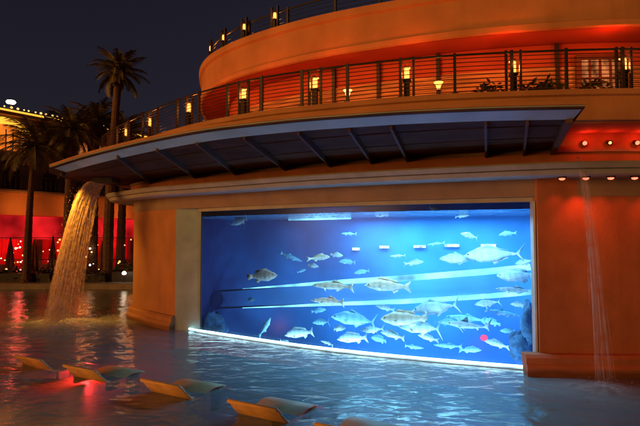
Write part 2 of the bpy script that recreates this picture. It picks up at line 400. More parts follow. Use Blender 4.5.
# canopy
inner = [q for q in offset(FACE,0.10) if q[1] < 19.5 and q[0] < 5.05]
poly = CAN_OUT + [(5.02,11.15)] + inner[::-1] + [(-7.9,18.3),(-8.15,16.6),(-7.9,15.1)]
CN = thing('tmp','x','x'); bpy.data.objects.remove(CN)
p = MB(); p.prism(poly, 4.72, 4.80); canopy = p.build('canopy', M['soffit'], B)
ring = CAN_OUT
p = MB()
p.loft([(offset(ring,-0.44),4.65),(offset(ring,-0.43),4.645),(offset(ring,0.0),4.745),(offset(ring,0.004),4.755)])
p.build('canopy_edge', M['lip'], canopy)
p = MB(); p.loft([(offset(ring,0.006),4.757),(offset(ring,0.02),4.765),(offset(ring,0.02),4.815),(offset(ring,-0.05),4.82)]); p.build('canopy_rim', M['stucco'], canopy)
def seg_in(a, t): return a
can_n = len(CAN_OUT)
for u0, u1 in ((530,525),(487,487),(388,408),(345,372),(292,330),(236,285),(190,235),(150,195),(112,150)):
    a = hit(CAN_OUT, u0); a2 = hit(offset(FACE,0.12), u1)
    if not a or not a2: continue
    a = Vector((a[0],a[1],0)); b = Vector((a2[0],a2[1],0)); d = (b-a).normalized()
    a = a + d*0.5
    p = MB(); c = (a+b)/2; p.obox((c.x,c.y,4.655), d, d.cross(Vector((0,0,1))), (0,0,1), (b-a).length/2, 0.022, 0.062)
    p.build('rafter', M['rafter'], canopy)
for t_ in (0.5,):
    pass
# closing beam on the canopy's right end
a = Vector((3.80,7.85,0)); b = Vector((4.95,11.0,0)); d = (b-a).normalized()
p = MB(); c = (a+b)/2; p.obox((c.x,c.y,4.66), d, d.cross(Vector((0,0,1))), (0,0,1), (b-a).length/2, 0.05, 0.07); p.build('rafter', M['rafter'], canopy)

for fr_k in (0.33, 0.62):
    ln = []
    for q in CAN_OUT[::3]:
        w_ = min(inner, key=lambda e: (e[0]-q[0]-1.2)**2 + (e[1]-q[1])**2*0.6)
        ln.append((q[0]+(w_[0]-q[0])*fr_k, q[1]+(w_[1]-q[1])*fr_k, 4.712))
    p = MB(); p.tube(ln, 0.014, 6); p.build('purlin', M['rafter'], canopy)

# balcony deck with fascia
p = MB(); p.prism(offset(DECK,-0.12) + [(15,30)], 5.02, 5.30); p.build('deck', M['stucco_red'], B)
p = MB(); p.loft([(offset(DECK,-0.3),5.04),(offset(DECK,0.0),5.05),(offset(DECK,0.0),5.50),(offset(DECK,0.05),5.53),(offset(DECK,0.05),5.63),(offset(DECK,-0.2),5.64),(offset(DECK,-0.2),5.3)])
p.build('fascia', M['stucco'], B)
# recessed upper wall
UP = offset(DRUM,-0.95)
p = MB(); p.band(UP, offset(UP,-0.3), 5.30, 7.07); p.build('recessed_wall', M['recess'], B)
p = MB(); pr = []
for k in range(14):
    z0_ = 5.32+k*0.09; pr += [(offset(UP,0.012),z0_),(offset(UP,0.045),z0_+0.004),(offset(UP,0.03),z0_+0.07),(offset(UP,0.012),z0_+0.074)]
p.loft(pr); p.build('slat_panel', M['slat'], B)
# drum fascia + soffit + roof
p = MB(); p.loft([(offset(DRUM,-1.3),7.09),(offset(DRUM,-0.12),7.07)]); p.build('soffit', M['recess'], B)
p = MB(); p.loft([(offset(DRUM,-0.12),7.075),(offset(DRUM,-0.06),7.06),(offset(DRUM,0.0),7.08),(offset(DRUM,0.0),7.20),(offset(DRUM,-0.05),7.23),(offset(DRUM,-0.05),7.86),(offset(DRUM,0.02),7.90),(offset(DRUM,0.04),8.05),(offset(DRUM,-0.3),8.06)])
p.build('drum_fascia', M['stucco'], B)
p = MB(); p.prism(offset(DRUM,-0.1)+[(15,30)], 7.60, 7.98); p.build('roof', M['stucco'], B)
# vertical pilaster strips on the recessed wall
for u in (262, 335, 380, 440, 560):
    q = hit(UP, u); n = normal_at(UP, q); t_ = Vector((-n.y, n.x, 0))
    p = MB(); p.obox((q[0]+n.x*0.02, q[1]+n.y*0.02, 6.185), t_, n, (0,0,1), 0.04, 0.07, 0.88); p.build('pilaster', M['dark'], B)
def window_on(curve, u, z0, z1, hw, parent, m):
    q = hit(curve, u); n = normal_at(curve, q); t_ = Vector((-n.y, n.x, 0)); c = Vector((q[0], q[1], (z0+z1)/2))
    p = MB()
    for sgn in (-1,1): p.obox(c + t_*sgn*hw + n*0.03, t_, n, (0,0,1), 0.05, 0.06, (z1-z0)/2+0.05)
    for zz in (z0, z1): p.obox(Vector((c.x,c.y,zz)) + n*0.03, t_, n, (0,0,1), hw-0.05, 0.055, 0.05)
    for k in (-0.34,0.0,0.34): p.obox(c + t_*hw*k*1.4 + n*0.03, t_, n, (0,0,1), 0.018, 0.045, (z1-z0)/2-0.05)
    p.obox(c + n*0.03 + Vector((0,0,0.2)), t_, n, (0,0,1), hw-0.05, 0.04, 0.018)
    f = p.build('window', M['trimwood'], parent)
    p = MB(); p.obox(c + n*0.012, t_, n, (0,0,1), hw-0.04, 0.01, (z1-z0)/2-0.04); p.build('pane', m, f)
window_on(offset(UP,0.05), 603, 5.40, 6.72, 0.45, B, M['winlit'])

# railings
def railing(curve, z0, h, step, ncab, name='railing'):
    p = MB(); p.tube([(x,y,z0+h) for x,y in curve], 0.022, 6); rl = p.build(name, M['dark'], B)
    pts = curve; acc = 0
    for i in range(1, len(pts)):
        acc += math.hypot(pts[i][0]-pts[i-1][0], pts[i][1]-pts[i-1][1])
        if acc >= step:
            acc = 0; x, y = pts[i]; n = normal_at(curve, (x,y)); t_ = Vector((-n.y,n.x,0))
            q = MB(); q.obox((x,y,z0+h/2+0.01), t_, n, (0,0,1), 0.028, 0.028, h/2+0.03)
            q.obox((x,y,z0+0.012), t_, n, (0,0,1), 0.06, 0.06, 0.012); q.build('post', M['dark'], rl)
    for k in range(ncab):
        z = z0 + h*(k+0.7)/(ncab+0.6)
        q = MB(); q.tube([(x,y,z) for x,y in curve], 0.0085, 4); q.build('cable', M['dark'], rl)
    return rl
RAIL = cut(offset(DECK,-0.08), None, 10); RAIL = [q for q in RAIL if q[1] < 24]
railing(RAIL, 5.64, 0.78, 0.95, 9)
TOPRAIL = [q for q in offset(DRUM,-0.25) if q[1] < 22 and q[0] < 8]
railing(TOPRAIL, 8.06, 0.50, 1.1, 4)

# ------------------------------------------------------------------ balcony lamps
def lamp(name, q, n, z, label, group, big=True):
    rz = math.atan2(n.y, n.x) + R(90)
    t = thing(name, label, 'lamp', (q[0], q[1], z), rz, group)
    s = 1.0 if big else 0.72
    for sx in (-1, 1):
        p = MB(); p.box(sx*0.135*s-0.022, sx*0.135*s+0.022, -0.03, 0.03, 0, 0.86*s); p.build('post', M['dark'], t)
    p = MB(); p.box(-0.105*s,0.105*s,-0.07,0.07,0,0.03); p.box(-0.055*s,0.055*s,-0.045,0.045,0.03,0.36*s); p.box(-0.08*s,0.08*s,-0.07,0.07,0.36*s,0.40*s); p.build('pedestal', M['dark'], t)
    p = MB(); p.lathe([(0.001,0.40*s),(0.045*s,0.40*s),(0.052*s,0.44*s),(0.052*s,0.60*s),(0.045*s,0.63*s),(0.001,0.63*s)], 14); p.build('lantern', M['lamp_warm'], t, True)
    p = MB(); p.lathe([(0.001,0.632*s),(0.085*s,0.635*s),(0.06*s,0.67*s),(0.012,0.70*s),(0.001,0.70*s)], 14); p.build('cap', M['dark'], t)
    light('lamp_light', 'POINT', (0,0.16,0.55*s), (1,0.26,0.045), 18 if big else 4, t, 0.05)
    if big: light('red_light', 'POINT', (0,0.35,1.1), (1,0.03,0.01), 13, t, 0.08)
    light('lamp_light', 'POINT', (0,-0.16,0.55*s), (1,0.30,0.06), 2.2 if big else 1.2, t, 0.05)
    return t
RC = offset(DECK,-0.20)
blab = {628:'balcony lantern between dark posts, rightmost on the balcony beside the lit window',
        516:'balcony lantern above the canopy\'s right end, second from the right on the balcony',
        408:'balcony lantern above the right half of the aquarium window, third from the right',
        315:'balcony lantern above the middle of the aquarium window, fourth from the right',
        243:'balcony lantern above the left end of the aquarium window, in front of red wall',
        188:'balcony lantern against the night sky just left of the upper drum',
        149:'balcony lantern against dark sky, second left of the upper drum',
        125:'small far balcony lantern beside the tall palm trunk, third left of the upper drum'}
for u, lb in blab.items():
    q = hit(RC, u); lamp('balcony_lamp', q, normal_at(RC, q), 5.642, lb, 'lanterns along the balcony railing')
DL = offset(DRUM,-0.16)
for u, lb in {274:'roof lantern highest up on the upper drum railing', 243:'roof lantern second from the top on the upper drum edge',
              222:'roof lantern second from the bottom on the upper drum edge', 209:'roof lantern lowest on the upper drum edge, at its left curve'}.items():
    q = hit(DL, u); lamp('roof_lamp', q, normal_at(DL, q), 8.062, lb, 'lanterns along the upper roof edge', False)

# table lamps on the balcony
for u, lb in ((440,'glowing table lamp with flared shade behind railing, right of the third lantern'),(348,'small glowing table lamp behind railing, above the middle of the canopy')):
    q = hit(offset(DECK,-0.55), u)
    t = thing('table_lamp', lb, 'lamp', (q[0],q[1],5.302), 0, 'table lamps on the balcony')
    p = MB(); p.lathe([(0.001,0),(0.10,0.0),(0.10,0.02),(0.02,0.05),(0.02,0.55),(0.05,0.58),(0.001,0.60)], 12); p.build('stand', M['dark'], t)
    p = MB(); p.lathe([(0.03,0.57),(0.05,0.66),(0.06,0.69),(0.10,0.74)], 14); p.build('lamp_shade', M['lamp_warm'] if u == 440 else M['bulb'], t)
    light('lamp_light','POINT',(0,0,0.95),(1,0.35,0.06), 2.5, t, 0.05)
# low potted plants along the rail
def leaf_ball(mb, c, r, n, size, flat=0.7):
    for _ in range(n):
        d = Vector((random.gauss(0,1),random.gauss(0,1),random.gauss(0,1))).normalized() * r * random.uniform(0.45,1)
        d.z *= flat; q = Vector(c) + d
        a = Vector((random.gauss(0,1),random.gauss(0,1),random.gauss(0,0.6))).normalized(); b = a.cross(Vector((random.random(),random.random(),1))).normalized()
        L_ = size*random.uniform(0.6,1.3)
        mb.add([q, q+a*L_*0.5+b*L_*0.22, q+a*L_, q+a*L_*0.5-b*L_*0.22], [(0,1,2,3)])
for u, lb in ((489,'low leafy pot left of the second lantern from the right'),(536,'low leafy pot just right of the second lantern from the right'),
              (549,'low leafy pot between the two rightmost balcony lanterns, farther right of a pair'),(599,'low leafy pot in front of the lit balcony window')):
    q = hit(offset(DECK,-0.5), u)
    t = thing('potted_plant', lb, 'plant', (q[0],q[1],5.302), 0, 'low pots along the balcony')
    p = MB(); p.lathe([(0.001,0),(0.11,0),(0.15,0.26),(0.13,0.26),(0.001,0.24)], 14); p.build('pot', M['concrete'], t)
    p = MB(); leaf_ball(p, (0,0,0.46), 0.30, 170, 0.13); p.build('foliage', M['leaf'], t)

# red downlights
for i, u in enumerate((585, 610, 637, 668)):
    q = hit(offset(FACE,0.13), u); n = normal_at(FACE, q)
    lb = ['red wall spotlight nearest the canopy\'s right end','red wall spotlight in the middle under the balcony deck, dimmer','red wall spotlight under the balcony deck at the right edge of the photo','red wall spotlight beyond the right edge'][i]
    t = thing('wall_spotlight', lb, 'lamp', (q[0]+n.x*0.02, q[1]+n.y*0.02, 4.84), math.atan2(n.y,n.x)+R(90), 'red spotlights under the balcony deck')
    p = MB(); p.tube([(0,0.02,0),(0,-0.07,-0.03)], [0.045,0.06], 14); p.build('housing', M['dark'], t)
    p = MB(); p.tube([(0,-0.071,-0.030),(0,-0.078,-0.033)], 0.044 if i != 1 else 0.03, 14); p.build('lens', M['lamp_red'] if i != 1 else M['bulb'], t)
    light('spot_light','POINT',(0,-0.22,0.02),(1,0.05,0.02), (4,2,4,4)[i], t, 0.05)
for i, u in enumerate((563, 587, 612, 636, 662)):
    q = hit(offset(FACE,0.5), u); n = normal_at(FACE, q)
    lb = ['red downlight under the ledge, leftmost by the window corner','bright red downlight under the ledge, second from the window corner','pale red downlight under the ledge, third from the window corner','dim red downlight under the ledge at the right edge','red downlight under the ledge beyond the right edge'][i]
    t = thing('ledge_downlight', lb, 'lamp', (q[0], q[1], 4.082), math.atan2(n.y,n.x)+R(90), 'red downlights under the ledge')
    p = MB(); p.lathe([(0.085,0.01),(0.085,-0.035),(0.065,-0.035),(0.06,-0.015)], 16); p.build('trim_ring', M['dark'], t)
    p = MB(); p.lathe([(0.062,-0.03),(0.055,-0.055),(0.03,-0.07),(0.001,-0.075)], 16); p.build('lens', M['lamp_red'], t)
    light('down_light','SPOT',(0,0.1,-0.10),(1,0.06,0.02), (10,42,16,10,20)[i], t, 0.04, aim=(0,0.28,-1), spot=R(85), blend=0.9)

# ------------------------------------------------------------------ the aquarium
A = thing('aquarium', 'huge blue lit aquarium window set in the curved wall', 'aquarium')
BACK = spline([GLASS[0],(-3.95,16.6),(-3.85,18.0),(-2.9,19.0),(-1.2,18.9),(0.6,17.7),(2.4,16.7),(4.4,15.9),(6.2,15.2),(6.9,14.0),(6.0,12.3),(4.95,11.5),GLASS[-1]], 0.2)
LEFT_N = next(k for k,q in enumerate(BACK) if q[0] > -2.2)
p = MB(); c_ = BACK[:LEFT_N+1]; k_ = len(c_); p.add([(x,y,-1.6) for x,y in c_]+[(x,y,3.9) for x,y in c_], [(k,k+1,k_+k+1,k_+k) for k in range(k_-1)])
sw = p.build('side_wall', M['tankwall'], A, True); sw['label'] = 'side wall at the left, shade painted into its colour'
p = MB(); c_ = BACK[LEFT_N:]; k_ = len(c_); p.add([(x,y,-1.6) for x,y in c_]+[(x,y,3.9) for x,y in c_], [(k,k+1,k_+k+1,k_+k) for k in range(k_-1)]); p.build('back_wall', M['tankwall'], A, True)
TANKPOLY = BACK + GLASS[-2:0:-1]
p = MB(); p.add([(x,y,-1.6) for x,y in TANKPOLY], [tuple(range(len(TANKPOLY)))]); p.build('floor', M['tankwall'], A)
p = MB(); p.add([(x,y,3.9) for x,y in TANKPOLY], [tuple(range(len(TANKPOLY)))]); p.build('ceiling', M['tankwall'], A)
p = MB()
for c_ in (offset(GLASS,0.03), offset(GLASS,-0.03)):
    k_ = len(c_); p.add([(x,y,-1.0) for x,y in c_]+[(x,y,3.66) for x,y in c_], [(k,k+1,k_+k+1,k_+k) for k in range(k_-1)])
p.build('glass_pane', M['glass'], A, True)
p = MB(); p.band(offset(GLASS,0.16), offset(GLASS,-0.06), 3.62, 3.715); fr_ = p.build('frame', M['ledge'], A)
p = MB(); e0, n0 = GLASS[-1], normal_at(GLASS, GLASS[-1])
p.prism([(4.645,11.30),(4.60,11.10),(4.57,11.13),(4.61,11.40)], -1.0, 3.62); p.build('frame', M['ledge'], A)
ST = offset(GLASS, 0.16)
p = MB(); p.tube([(-3.98,15.98,0.055)] + [(x,y,0.055) for x,y in ST], 0.030, 8); p.build('light_strip', M['led'], A, True)
p = MB(); p.band(offset(GLASS,0.24), offset(GLASS,0.05), -0.5, 0.012); p.build('sill', M['ledge'], A)
# the rippled surface inside, seen from below, and the lamps above the back wall
p = MB()
surf = pane_mat('tank_surface', (0.75,0.9,1.0), 1.0, 0.16, 1.6, 0.05, extra=((0.30,0.62,0.90), 0.75))
p.add([(x,y,3.47) for x,y in TANKPOLY], [tuple(range(len(TANKPOLY)))]); p.build('water_surface', surf, A)
MID = offset(GLASS,-0.32); MID2 = offset(GLASS,-2.9)
for i, (fx, wt) in enumerate(((0.45,60),(0.62,100),(0.78,100),(0.93,65))):
    q = MID[int(fx*(len(MID)-1))]
    light('tank_light','AREA',(q[0],q[1],3.40),(0.80,0.96,1.0), wt*1.0, A, 0.5, aim=(0.12,0.24,-1))
    q = MID2[int(fx*(len(MID2)-1))]; light('tank_light','AREA',(q[0],q[1],3.40),(0.6,0.9,1.0), wt*1.2, A, 0.9, aim=(0,0.0,-1))
LOW = offset(GLASS,-0.3)  # unseen uplights added below the waterline to brighten the fish
for fx, wt in ((0.30,45),(0.5,72),(0.70,78),(0.9,60)):
    q = LOW[int(fx*(len(LOW)-1))]; n = normal_at(LOW, q)
    light('tank_light','AREA',(q[0],q[1],-0.75),(0.85,0.97,1.0), wt, A, 0.5, aim=(-n.x*0.85,-n.y*0.85,0.5))  # added unseen uplights
for i, (u, v, hw) in enumerate(((357,249,0.10),(385,247,0.13),(420,246.5,0.16),(452,245.5,0.19),(488,245.5,0.19))):  # glowing dashes on the back wall stand in for lamp reflections
    q = hit([b_ for b_ in BACK if b_[1] > 14.5], u); z = at(u, v, D=q[1]).z; n = normal_at(BACK, q); q = (q[0]+n.x*0.08, q[1]+n.y*0.08); t_ = Vector((-n.y,n.x,0))
    p = MB(); p.obox((q[0],q[1],z), t_, n, (0,0,1), hw*1.15, 0.05, 0.042); p.build('reflection_dash', M['dashglow'], A)
q0 = hit([b_ for b_ in BACK if b_[1] > 14.5], 284); q1 = hit([b_ for b_ in BACK if b_[1] > 14.5], 350)
z_ = at(316,220,D=q0[1]).z
p = MB(); p.tube([(q0[0]+0.2,q0[1]-0.4,z_),((q0[0]+q1[0])/2+0.1,(q0[1]+q1[1])/2-0.4,z_),(q1[0],q1[1]-0.4,z_)], 0.035, 8); p.build('surface_streak', M['glintglow'], A, True)  # glowing bar stands in for a streak of light at the surface
q = at(484,338,D=14.3)
p = MB(); p.lathe([(0.001,-0.09),(0.075,-0.06),(0.10,0),(0.075,0.06),(0.001,0.09)], 12, q); rl_ = p.build('red_glow', M['tankred'], A, True); light('red_light','POINT',(q.x,q.y-0.2,q.z),(1,0.03,0.10), 34, A, 0.06)  # red glow in the tank, built as a small emissive ball

# the water itself: a little milky, so far things fade
wm = bpy.data.materials.new('tank_water'); wm.use_nodes = True; wt_ = wm.node_tree; wt_.nodes.clear()
pv = wt_.nodes.new('ShaderNodeVolumePrincipled'); pv.inputs['Color'].default_value = (0.55,0.85,1.0,1); pv.inputs['Density'].default_value = 0.06; pv.inputs['Anisotropy'].default_value = 0.3
vo_ = wt_.nodes.new('ShaderNodeOutputMaterial'); wt_.links.new(pv.outputs[0], vo_.inputs['Volume'])
INN = [(x, y) for x, y in offset(BACK, 0.06)]
p = MB(); gl_in = offset(GLASS,-0.06); p.prism(INN[2:-2] + gl_in[-2:0:-1], -1.55, 3.44); p.build('tank_water', wm, A)

# transparent slide tube running through the tank
def tube_axis(off, u, v0, v1):
    q = hit(offset(GLASSX,-off), u); a = at(u,v0,D=q[1]).z; b = at(u,v1,D=q[1]).z
    return Vector((q[0],q[1],(a+b)/2)), (a-b)/2
ax = [tube_axis(2.0,u,a,b) for u,a,b in ((244,287,309.5),(290,284.5,307),(340,282,303.5),(400,279.5,300.5),(440,277,297.5),(490,272.5,294.5),(530,268,291))]
sp = thing('slide_tube', 'clear water slide tube with pale bands crossing the aquarium', 'slide')
ax.insert(0, (ax[0][0]*2.2 - ax[1][0]*1.2, ax[0][1]))
cen = [c for c,_ in ax]; rad = sum(r for _,r in ax)/len(ax)
p = MB(); p.tube(cen, rad, 28, False); p.build('shell', M['tubeglass'], sp, True)
tdir = (cen[-1]-cen[0]).normalized(); side = Vector((-tdir.y, tdir.x, 0)).normalized()
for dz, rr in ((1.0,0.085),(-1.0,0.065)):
    p = MB(); p.tube([c + Vector((0,0,rad*dz)) - side*0.05 for c in cen[1:]], [rr*f_ for f_ in (0.10,0.45,0.8,1,1,1,1,1)][:len(cen)-1], 10); p.build('highlight_band', M['glintglow'], sp, True)  # highlights along the tube, put in as glowing bands
# rocks in the tank
def rock(c, s, label, seed):
    rnd = random.Random(seed); p = MB(); n, mm = 14, 9; vs = []
    ph = [rnd.uniform(0,6.28) for _ in range(6)]
    for i in range(mm+1):
        th = math.pi*i/mm
        for k in range(n):
            a = 2*math.pi*k/n
            r = 1 + 0.22*math.sin(3*a+ph[0]+th*2) + 0.16*math.sin(5*a+ph[1]-3*th) + 0.12*math.sin(4*th+ph[2]+a) + rnd.uniform(-0.08,0.08)
            vs.append((s[0]*r*math.sin(th)*math.cos(a), s[1]*r*math.sin(th)*math.sin(a), s[2]*r*math.cos(th)))
    p.add(vs, [(i*n+k,i*n+(k+1)%n,(i+1)*n+(k+1)%n,(i+1)*n+k) for i in range(mm) for k in range(n)])
    return tag(p.build('rock', M['rock'], None, True, c), label, 'rock', 'reef rocks in the aquarium')
rock(at(529,322,D=12.3), (0.16,0.2,0.42), 'tall pale blue reef rock at the right edge of the aquarium', 1)
rock(at(522,345,D=12.8), (0.30,0.3,0.30), 'round blue reef rock low in the right corner of the aquarium', 2)
rock(at(215,335,D=17.4), (0.45,0.4,0.6), 'dark reef rock low in the left corner of the aquarium', 3)

# ------------------------------------------------------------------ fish
def fish_mat(name, back, belly, spot=0.2, bars=2.2):
    m = bpy.data.materials.new(name); m.use_nodes = True
    t = m.node_tree; N = t.nodes; L = t.links; b = N['Principled BSDF']
    b.inputs['Roughness'].default_value = 0.35
    tc = N.new('ShaderNodeTexCoord'); sx = N.new('ShaderNodeSeparateXYZ'); nz = N.new('ShaderNodeTexNoise'); nz.inputs['Scale'].default_value = 14
    L.new(tc.outputs['Generated'], sx.inputs[0]); L.new(tc.outputs['Generated'], nz.inputs['Vector'])
    ma = N.new('ShaderNodeMath'); ma.operation = 'MULTIPLY_ADD'; L.new(nz.outputs[0], ma.inputs[0]); ma.inputs[1].default_value = spot; L.new(sx.outputs['Z'], ma.inputs[2])
    rp = N.new('ShaderNodeValToRGB'); e = rp.color_ramp.elements
    e[0].position = 0.42; e[0].color = (*belly,1); e[1].position = 0.78; e[1].color = (*back,1)
    L.new(ma.outputs[0], rp.inputs[0])
    wv = N.new('ShaderNodeTexWave'); wv.bands_direction = 'X'; wv.inputs['Scale'].default_value = bars; wv.inputs['Distortion'].default_value = 3.5; wv.inputs['Detail'].default_value = 3
    L.new(tc.outputs['Object'], wv.inputs['Vector'])
    vo = N.new('ShaderNodeTexVoronoi'); vo.inputs['Scale'].default_value = 42; L.new(tc.outputs['Object'], vo.inputs['Vector'])
    r2 = N.new('ShaderNodeValToRGB'); r2.color_ramp.elements[0].color = (0.62,0.62,0.62,1); r2.color_ramp.elements[1].color = (1,1,1,1); r2.color_ramp.elements[1].position = 0.75
    L.new(wv.outputs[0], r2.inputs[0])
    mm = N.new('ShaderNodeMix'); mm.data_type = 'RGBA'; mm.blend_type = 'MULTIPLY'; mm.inputs[0].default_value = 0.4
    L.new(rp.outputs[0], mm.inputs[6]); L.new(r2.outputs[0], mm.inputs[7]); L.new(mm.outputs[2], b.inputs['Base Color'])
    bp = N.new('ShaderNodeBump'); bp.inputs['Strength'].default_value = 0.5; bp.inputs['Distance'].default_value = 0.01
    L.new(vo.outputs['Distance'], bp.inputs['Height']); L.new(bp.outputs[0], b.inputs['Normal'])
    return m
FM = {'silver': fish_mat('silver_scales', (0.34,0.46,0.52), (0.80,0.84,0.84)),
      'tan': fish_mat('tan_scales', (0.50,0.39,0.28), (0.86,0.80,0.70), 0.4),
      'pink': fish_mat('pink_scales', (0.70,0.42,0.32), (0.88,0.75,0.66), 0.3),
      'blue': fish_mat('blue_scales', (0.16,0.42,0.60), (0.40,0.72,0.85)),
      'grey': fish_mat('grey_scales', (0.13,0.17,0.24), (0.62,0.70,0.74)),
      'dark': mat('fish_eye', (0.01,0.01,0.012), 0.15, 0.1)}
def interp(tab, t):
    for (a, x), (b, y) in zip(tab, tab[1:]):
        if t <= b: 
            k = (t-a)/(b-a); k = k*k*(3-2*k) if True else k
            return x+(y-x)*k
    return tab[-1][1]
KIND = {  # half heights (up, down), half width along nose -> peduncle
 'jack':    dict(up=[(0,.008),(.10,.075),(.30,.145),(.50,.13),(.75,.05),(.84,.018)], dn=[(0,.008),(.10,.06),(.32,.125),(.52,.115),(.75,.045),(.84,.018)], w=.06, end=.84),
 'grouper': dict(up=[(0,.02),(.10,.09),(.32,.165),(.55,.145),(.78,.075),(.86,.055)], dn=[(0,.02),(.10,.085),(.32,.15),(.55,.13),(.78,.065),(.86,.05)], w=.085, end=.86),
 'snapper': dict(up=[(0,.01),(.12,.095),(.30,.15),(.52,.12),(.76,.055),(.85,.035)], dn=[(0,.01),(.12,.06),(.32,.11),(.55,.10),(.76,.05),(.85,.035)], w=.065, end=.85),
 'slim':    dict(up=[(0,.008),(.12,.045),(.35,.075),(.60,.07),(.80,.035),(.87,.02)], dn=[(0,.008),(.12,.04),(.35,.07),(.60,.065),(.80,.03),(.87,.02)], w=.05, end=.87),
 'shark':   dict(up=[(0,.012),(.12,.06),(.32,.095),(.55,.075),(.76,.032),(.86,.02)], dn=[(0,.012),(.12,.045),(.32,.075),(.55,.06),(.76,.028),(.86,.018)], w=.065, end=.86)}
FINS = {
 'jack': [[(.80,.0),(.86,.02),(1.0,.20),(.965,.13),(.905,.0),(.965,-.13),(1.0,-.20),(.86,-.02)], [(.36,.13),(.42,.20),(.50,.155),(.72,.075),(.76,.05),(.50,.11)], [(.48,-.10),(.53,-.175),(.60,-.115),(.74,-.06),(.72,-.045)]],
 'grouper': [[(.84,.045),(.96,.10),(1.0,.04),(1.0,-.04),(.96,-.10),(.84,-.045)], [(.28,.145),(.38,.215),(.55,.195),(.70,.175),(.76,.11),(.66,.08),(.45,.13)], [(.58,-.11),(.66,-.19),(.75,-.13),(.74,-.06)]],
 'snapper': [[(.83,.025),(.90,.07),(1.0,.13),(.95,.0),(1.0,-.13),(.90,-.07),(.83,-.025)], [(.26,.135),(.34,.205),(.52,.165),(.70,.12),(.73,.06),(.5,.10)], [(.56,-.08),(.63,-.155),(.72,-.10),(.73,-.05)]],
 'slim': [[(.85,.015),(.93,.07),(1.0,.12),(.95,.0),(1.0,-.11),(.93,-.07),(.85,-.015)], [(.45,.065),(.52,.13),(.60,.10),(.74,.055),(.70,.04)], [(.52,-.055),(.58,-.11),(.72,-.045),(.70,-.03)]],
 'shark': [[(.83,.015),(.92,.11),(1.0,.24),(.955,.07),(.925,.0),(.955,-.10),(.90,-.04),(.84,-.015)], [(.34,.085),(.46,.225),(.475,.20),(.50,.075)], [(.66,-.035),(.71,-.09),(.74,-.03)]]}
def fish_mesh(kind, bend=0.0):
    K = KIND[kind]; p = MB(); nr, ns = 18, 12; vs = []
    for i in range(nr):
        t = K['end']*(i/(nr-1))**1.15
        a, d = interp(K['up'], t), interp(K['dn'], t); ww = K['w']*math.sin(math.pi*min(1,(t/K['end']*0.93+0.05)))**0.7*(1 if t<.5 else 1-(t-.5)*1.1)
        for k in range(ns):
            an = 2*math.pi*k/ns; z = math.sin(an)*(a if math.sin(an)>0 else d)
            vs.append((0.5-t, math.cos(an)*ww, z))
    p.add(vs, [(i*ns+k, i*ns+(k+1)%ns, (i+1)*ns+(k+1)%ns, (i+1)*ns+k) for i in range(nr-1) for k in range(ns)] + [tuple(range(ns)), tuple((nr-1)*ns+k for k in range(ns))[::-1]])
    for f in FINS[kind]:
        n = len(f)
        p.add([(0.5-x,-.005,z) for x,z in f]+[(0.5-x,.005,z) for x,z in f], [tuple(range(n))[::-1], tuple(range(n,2*n))]+[(i,(i+1)%n,n+(i+1)%n,n+i) for i in range(n)])
    L_ = .22 if kind == 'shark' else .13
    for s in (-1,1):   # pectoral fins
        b = Vector((0.5-.27, s*K['w']*0.85, -.035)); tip = b+Vector((-L_*.75, s*L_*.5, -L_*.55)); bk = b+Vector((-.06,0,-.012))
        p.add([b, tip, bk, b+Vector((0,0,.01)), tip+Vector((0,0,.004)), bk+Vector((0,0,.01))], [(0,1,2),(5,4,3),(0,3,4,1),(1,4,5,2),(2,5,3,0)])
        t = .085; c = Vector((0.5-t, s*K['w']*0.62, interp(K['up'],t)*0.35)); p.mi = 1; r = .014
        p.add([c+Vector((r*math.cos(a)*1, s*(.0 if j else .008), r*math.sin(a)))*1 if j else c+Vector((0,s*.010,0)) for j in (1,) for a in [k*math.pi/4 for k in range(8)]] + [c+Vector((0,s*.012,0))], [(k,(k+1)%8,8) for k in range(8)]); p.mi = 0
    if bend:
        p.v = [(x, y + bend*(max(0, 0.2-x)**2 - 0.35*max(0, x-0.2)**2), z) for x, y, z in p.v]
    return p
FMESH = {}
frn = random.Random(99)
GT = (Vector((GLASS[-1][0],GLASS[-1][1],0))-Vector((GLASS[0][0],GLASS[0][1],0))).normalized()
def fish(u, v, px, kind, color, depth, facing, label, tilt=0, yaw=0):
    bd = frn.choice((-0.55,-0.25,0.3,0.6)); key = (kind, color, bd); yaw += frn.uniform(-16,16); tilt += frn.uniform(-3,3)
    if key not in FMESH:
        o = fish_mesh(kind, bd).build('fish', [FM[color], FM['dark']], None, True); FMESH[key] = o.data
    else:
        o = bpy.data.objects.new('fish', FMESH[key]); col.objects.link(o)
    q = hit(offset(GLASSX,-depth-0.6), u); pos = at(u, v, D=q[1]); s = px*pos.y/FPX/0.93
    o.location = pos; o.scale = (s,s,s)
    ang = math.atan2(GT.y, GT.x) + (math.pi if facing == 'L' else 0)
    o.rotation_mode = 'XYZ'; o.rotation_euler = (0, R(-tilt), ang + R(yaw))
    return tag(o, label, 'fish', 'fish in the aquarium')
fish(241,221,27,'snapper','silver',0.5,'L','small silver fish near the top left of the aquarium', -14)
fish(263,276,33,'grouper','pink',0.6,'R','plump pinkish fish facing right, alone in the dark left half', 3)
fish(290,257,26,'slim','blue',2.0,'R','faint thin bluish fish up and right of the pinkish fish', -18)
fish(319,258,21,'snapper','tan',1.9,'R','small tan fish above the left part of the slide tube', 5)
fish(348,262,18,'snapper','blue',2.2,'L','small blue fish under the leftmost reflection dash', 0)
fish(349,234,16,'slim','blue',2.4,'L','tiny faint blue fish left of centre near the surface')
fish(384,214,20,'snapper','silver',1.6,'L','small silver fish touching the rippled surface at centre', -10)
fish(434,210,14,'snapper','pink',1.6,'R','tiny pinkish fish close to the surface right of centre', -30)
fish(302,271,9,'snapper','blue',1.9,'R','tiny blue fish just above the tube\'s left part',20)
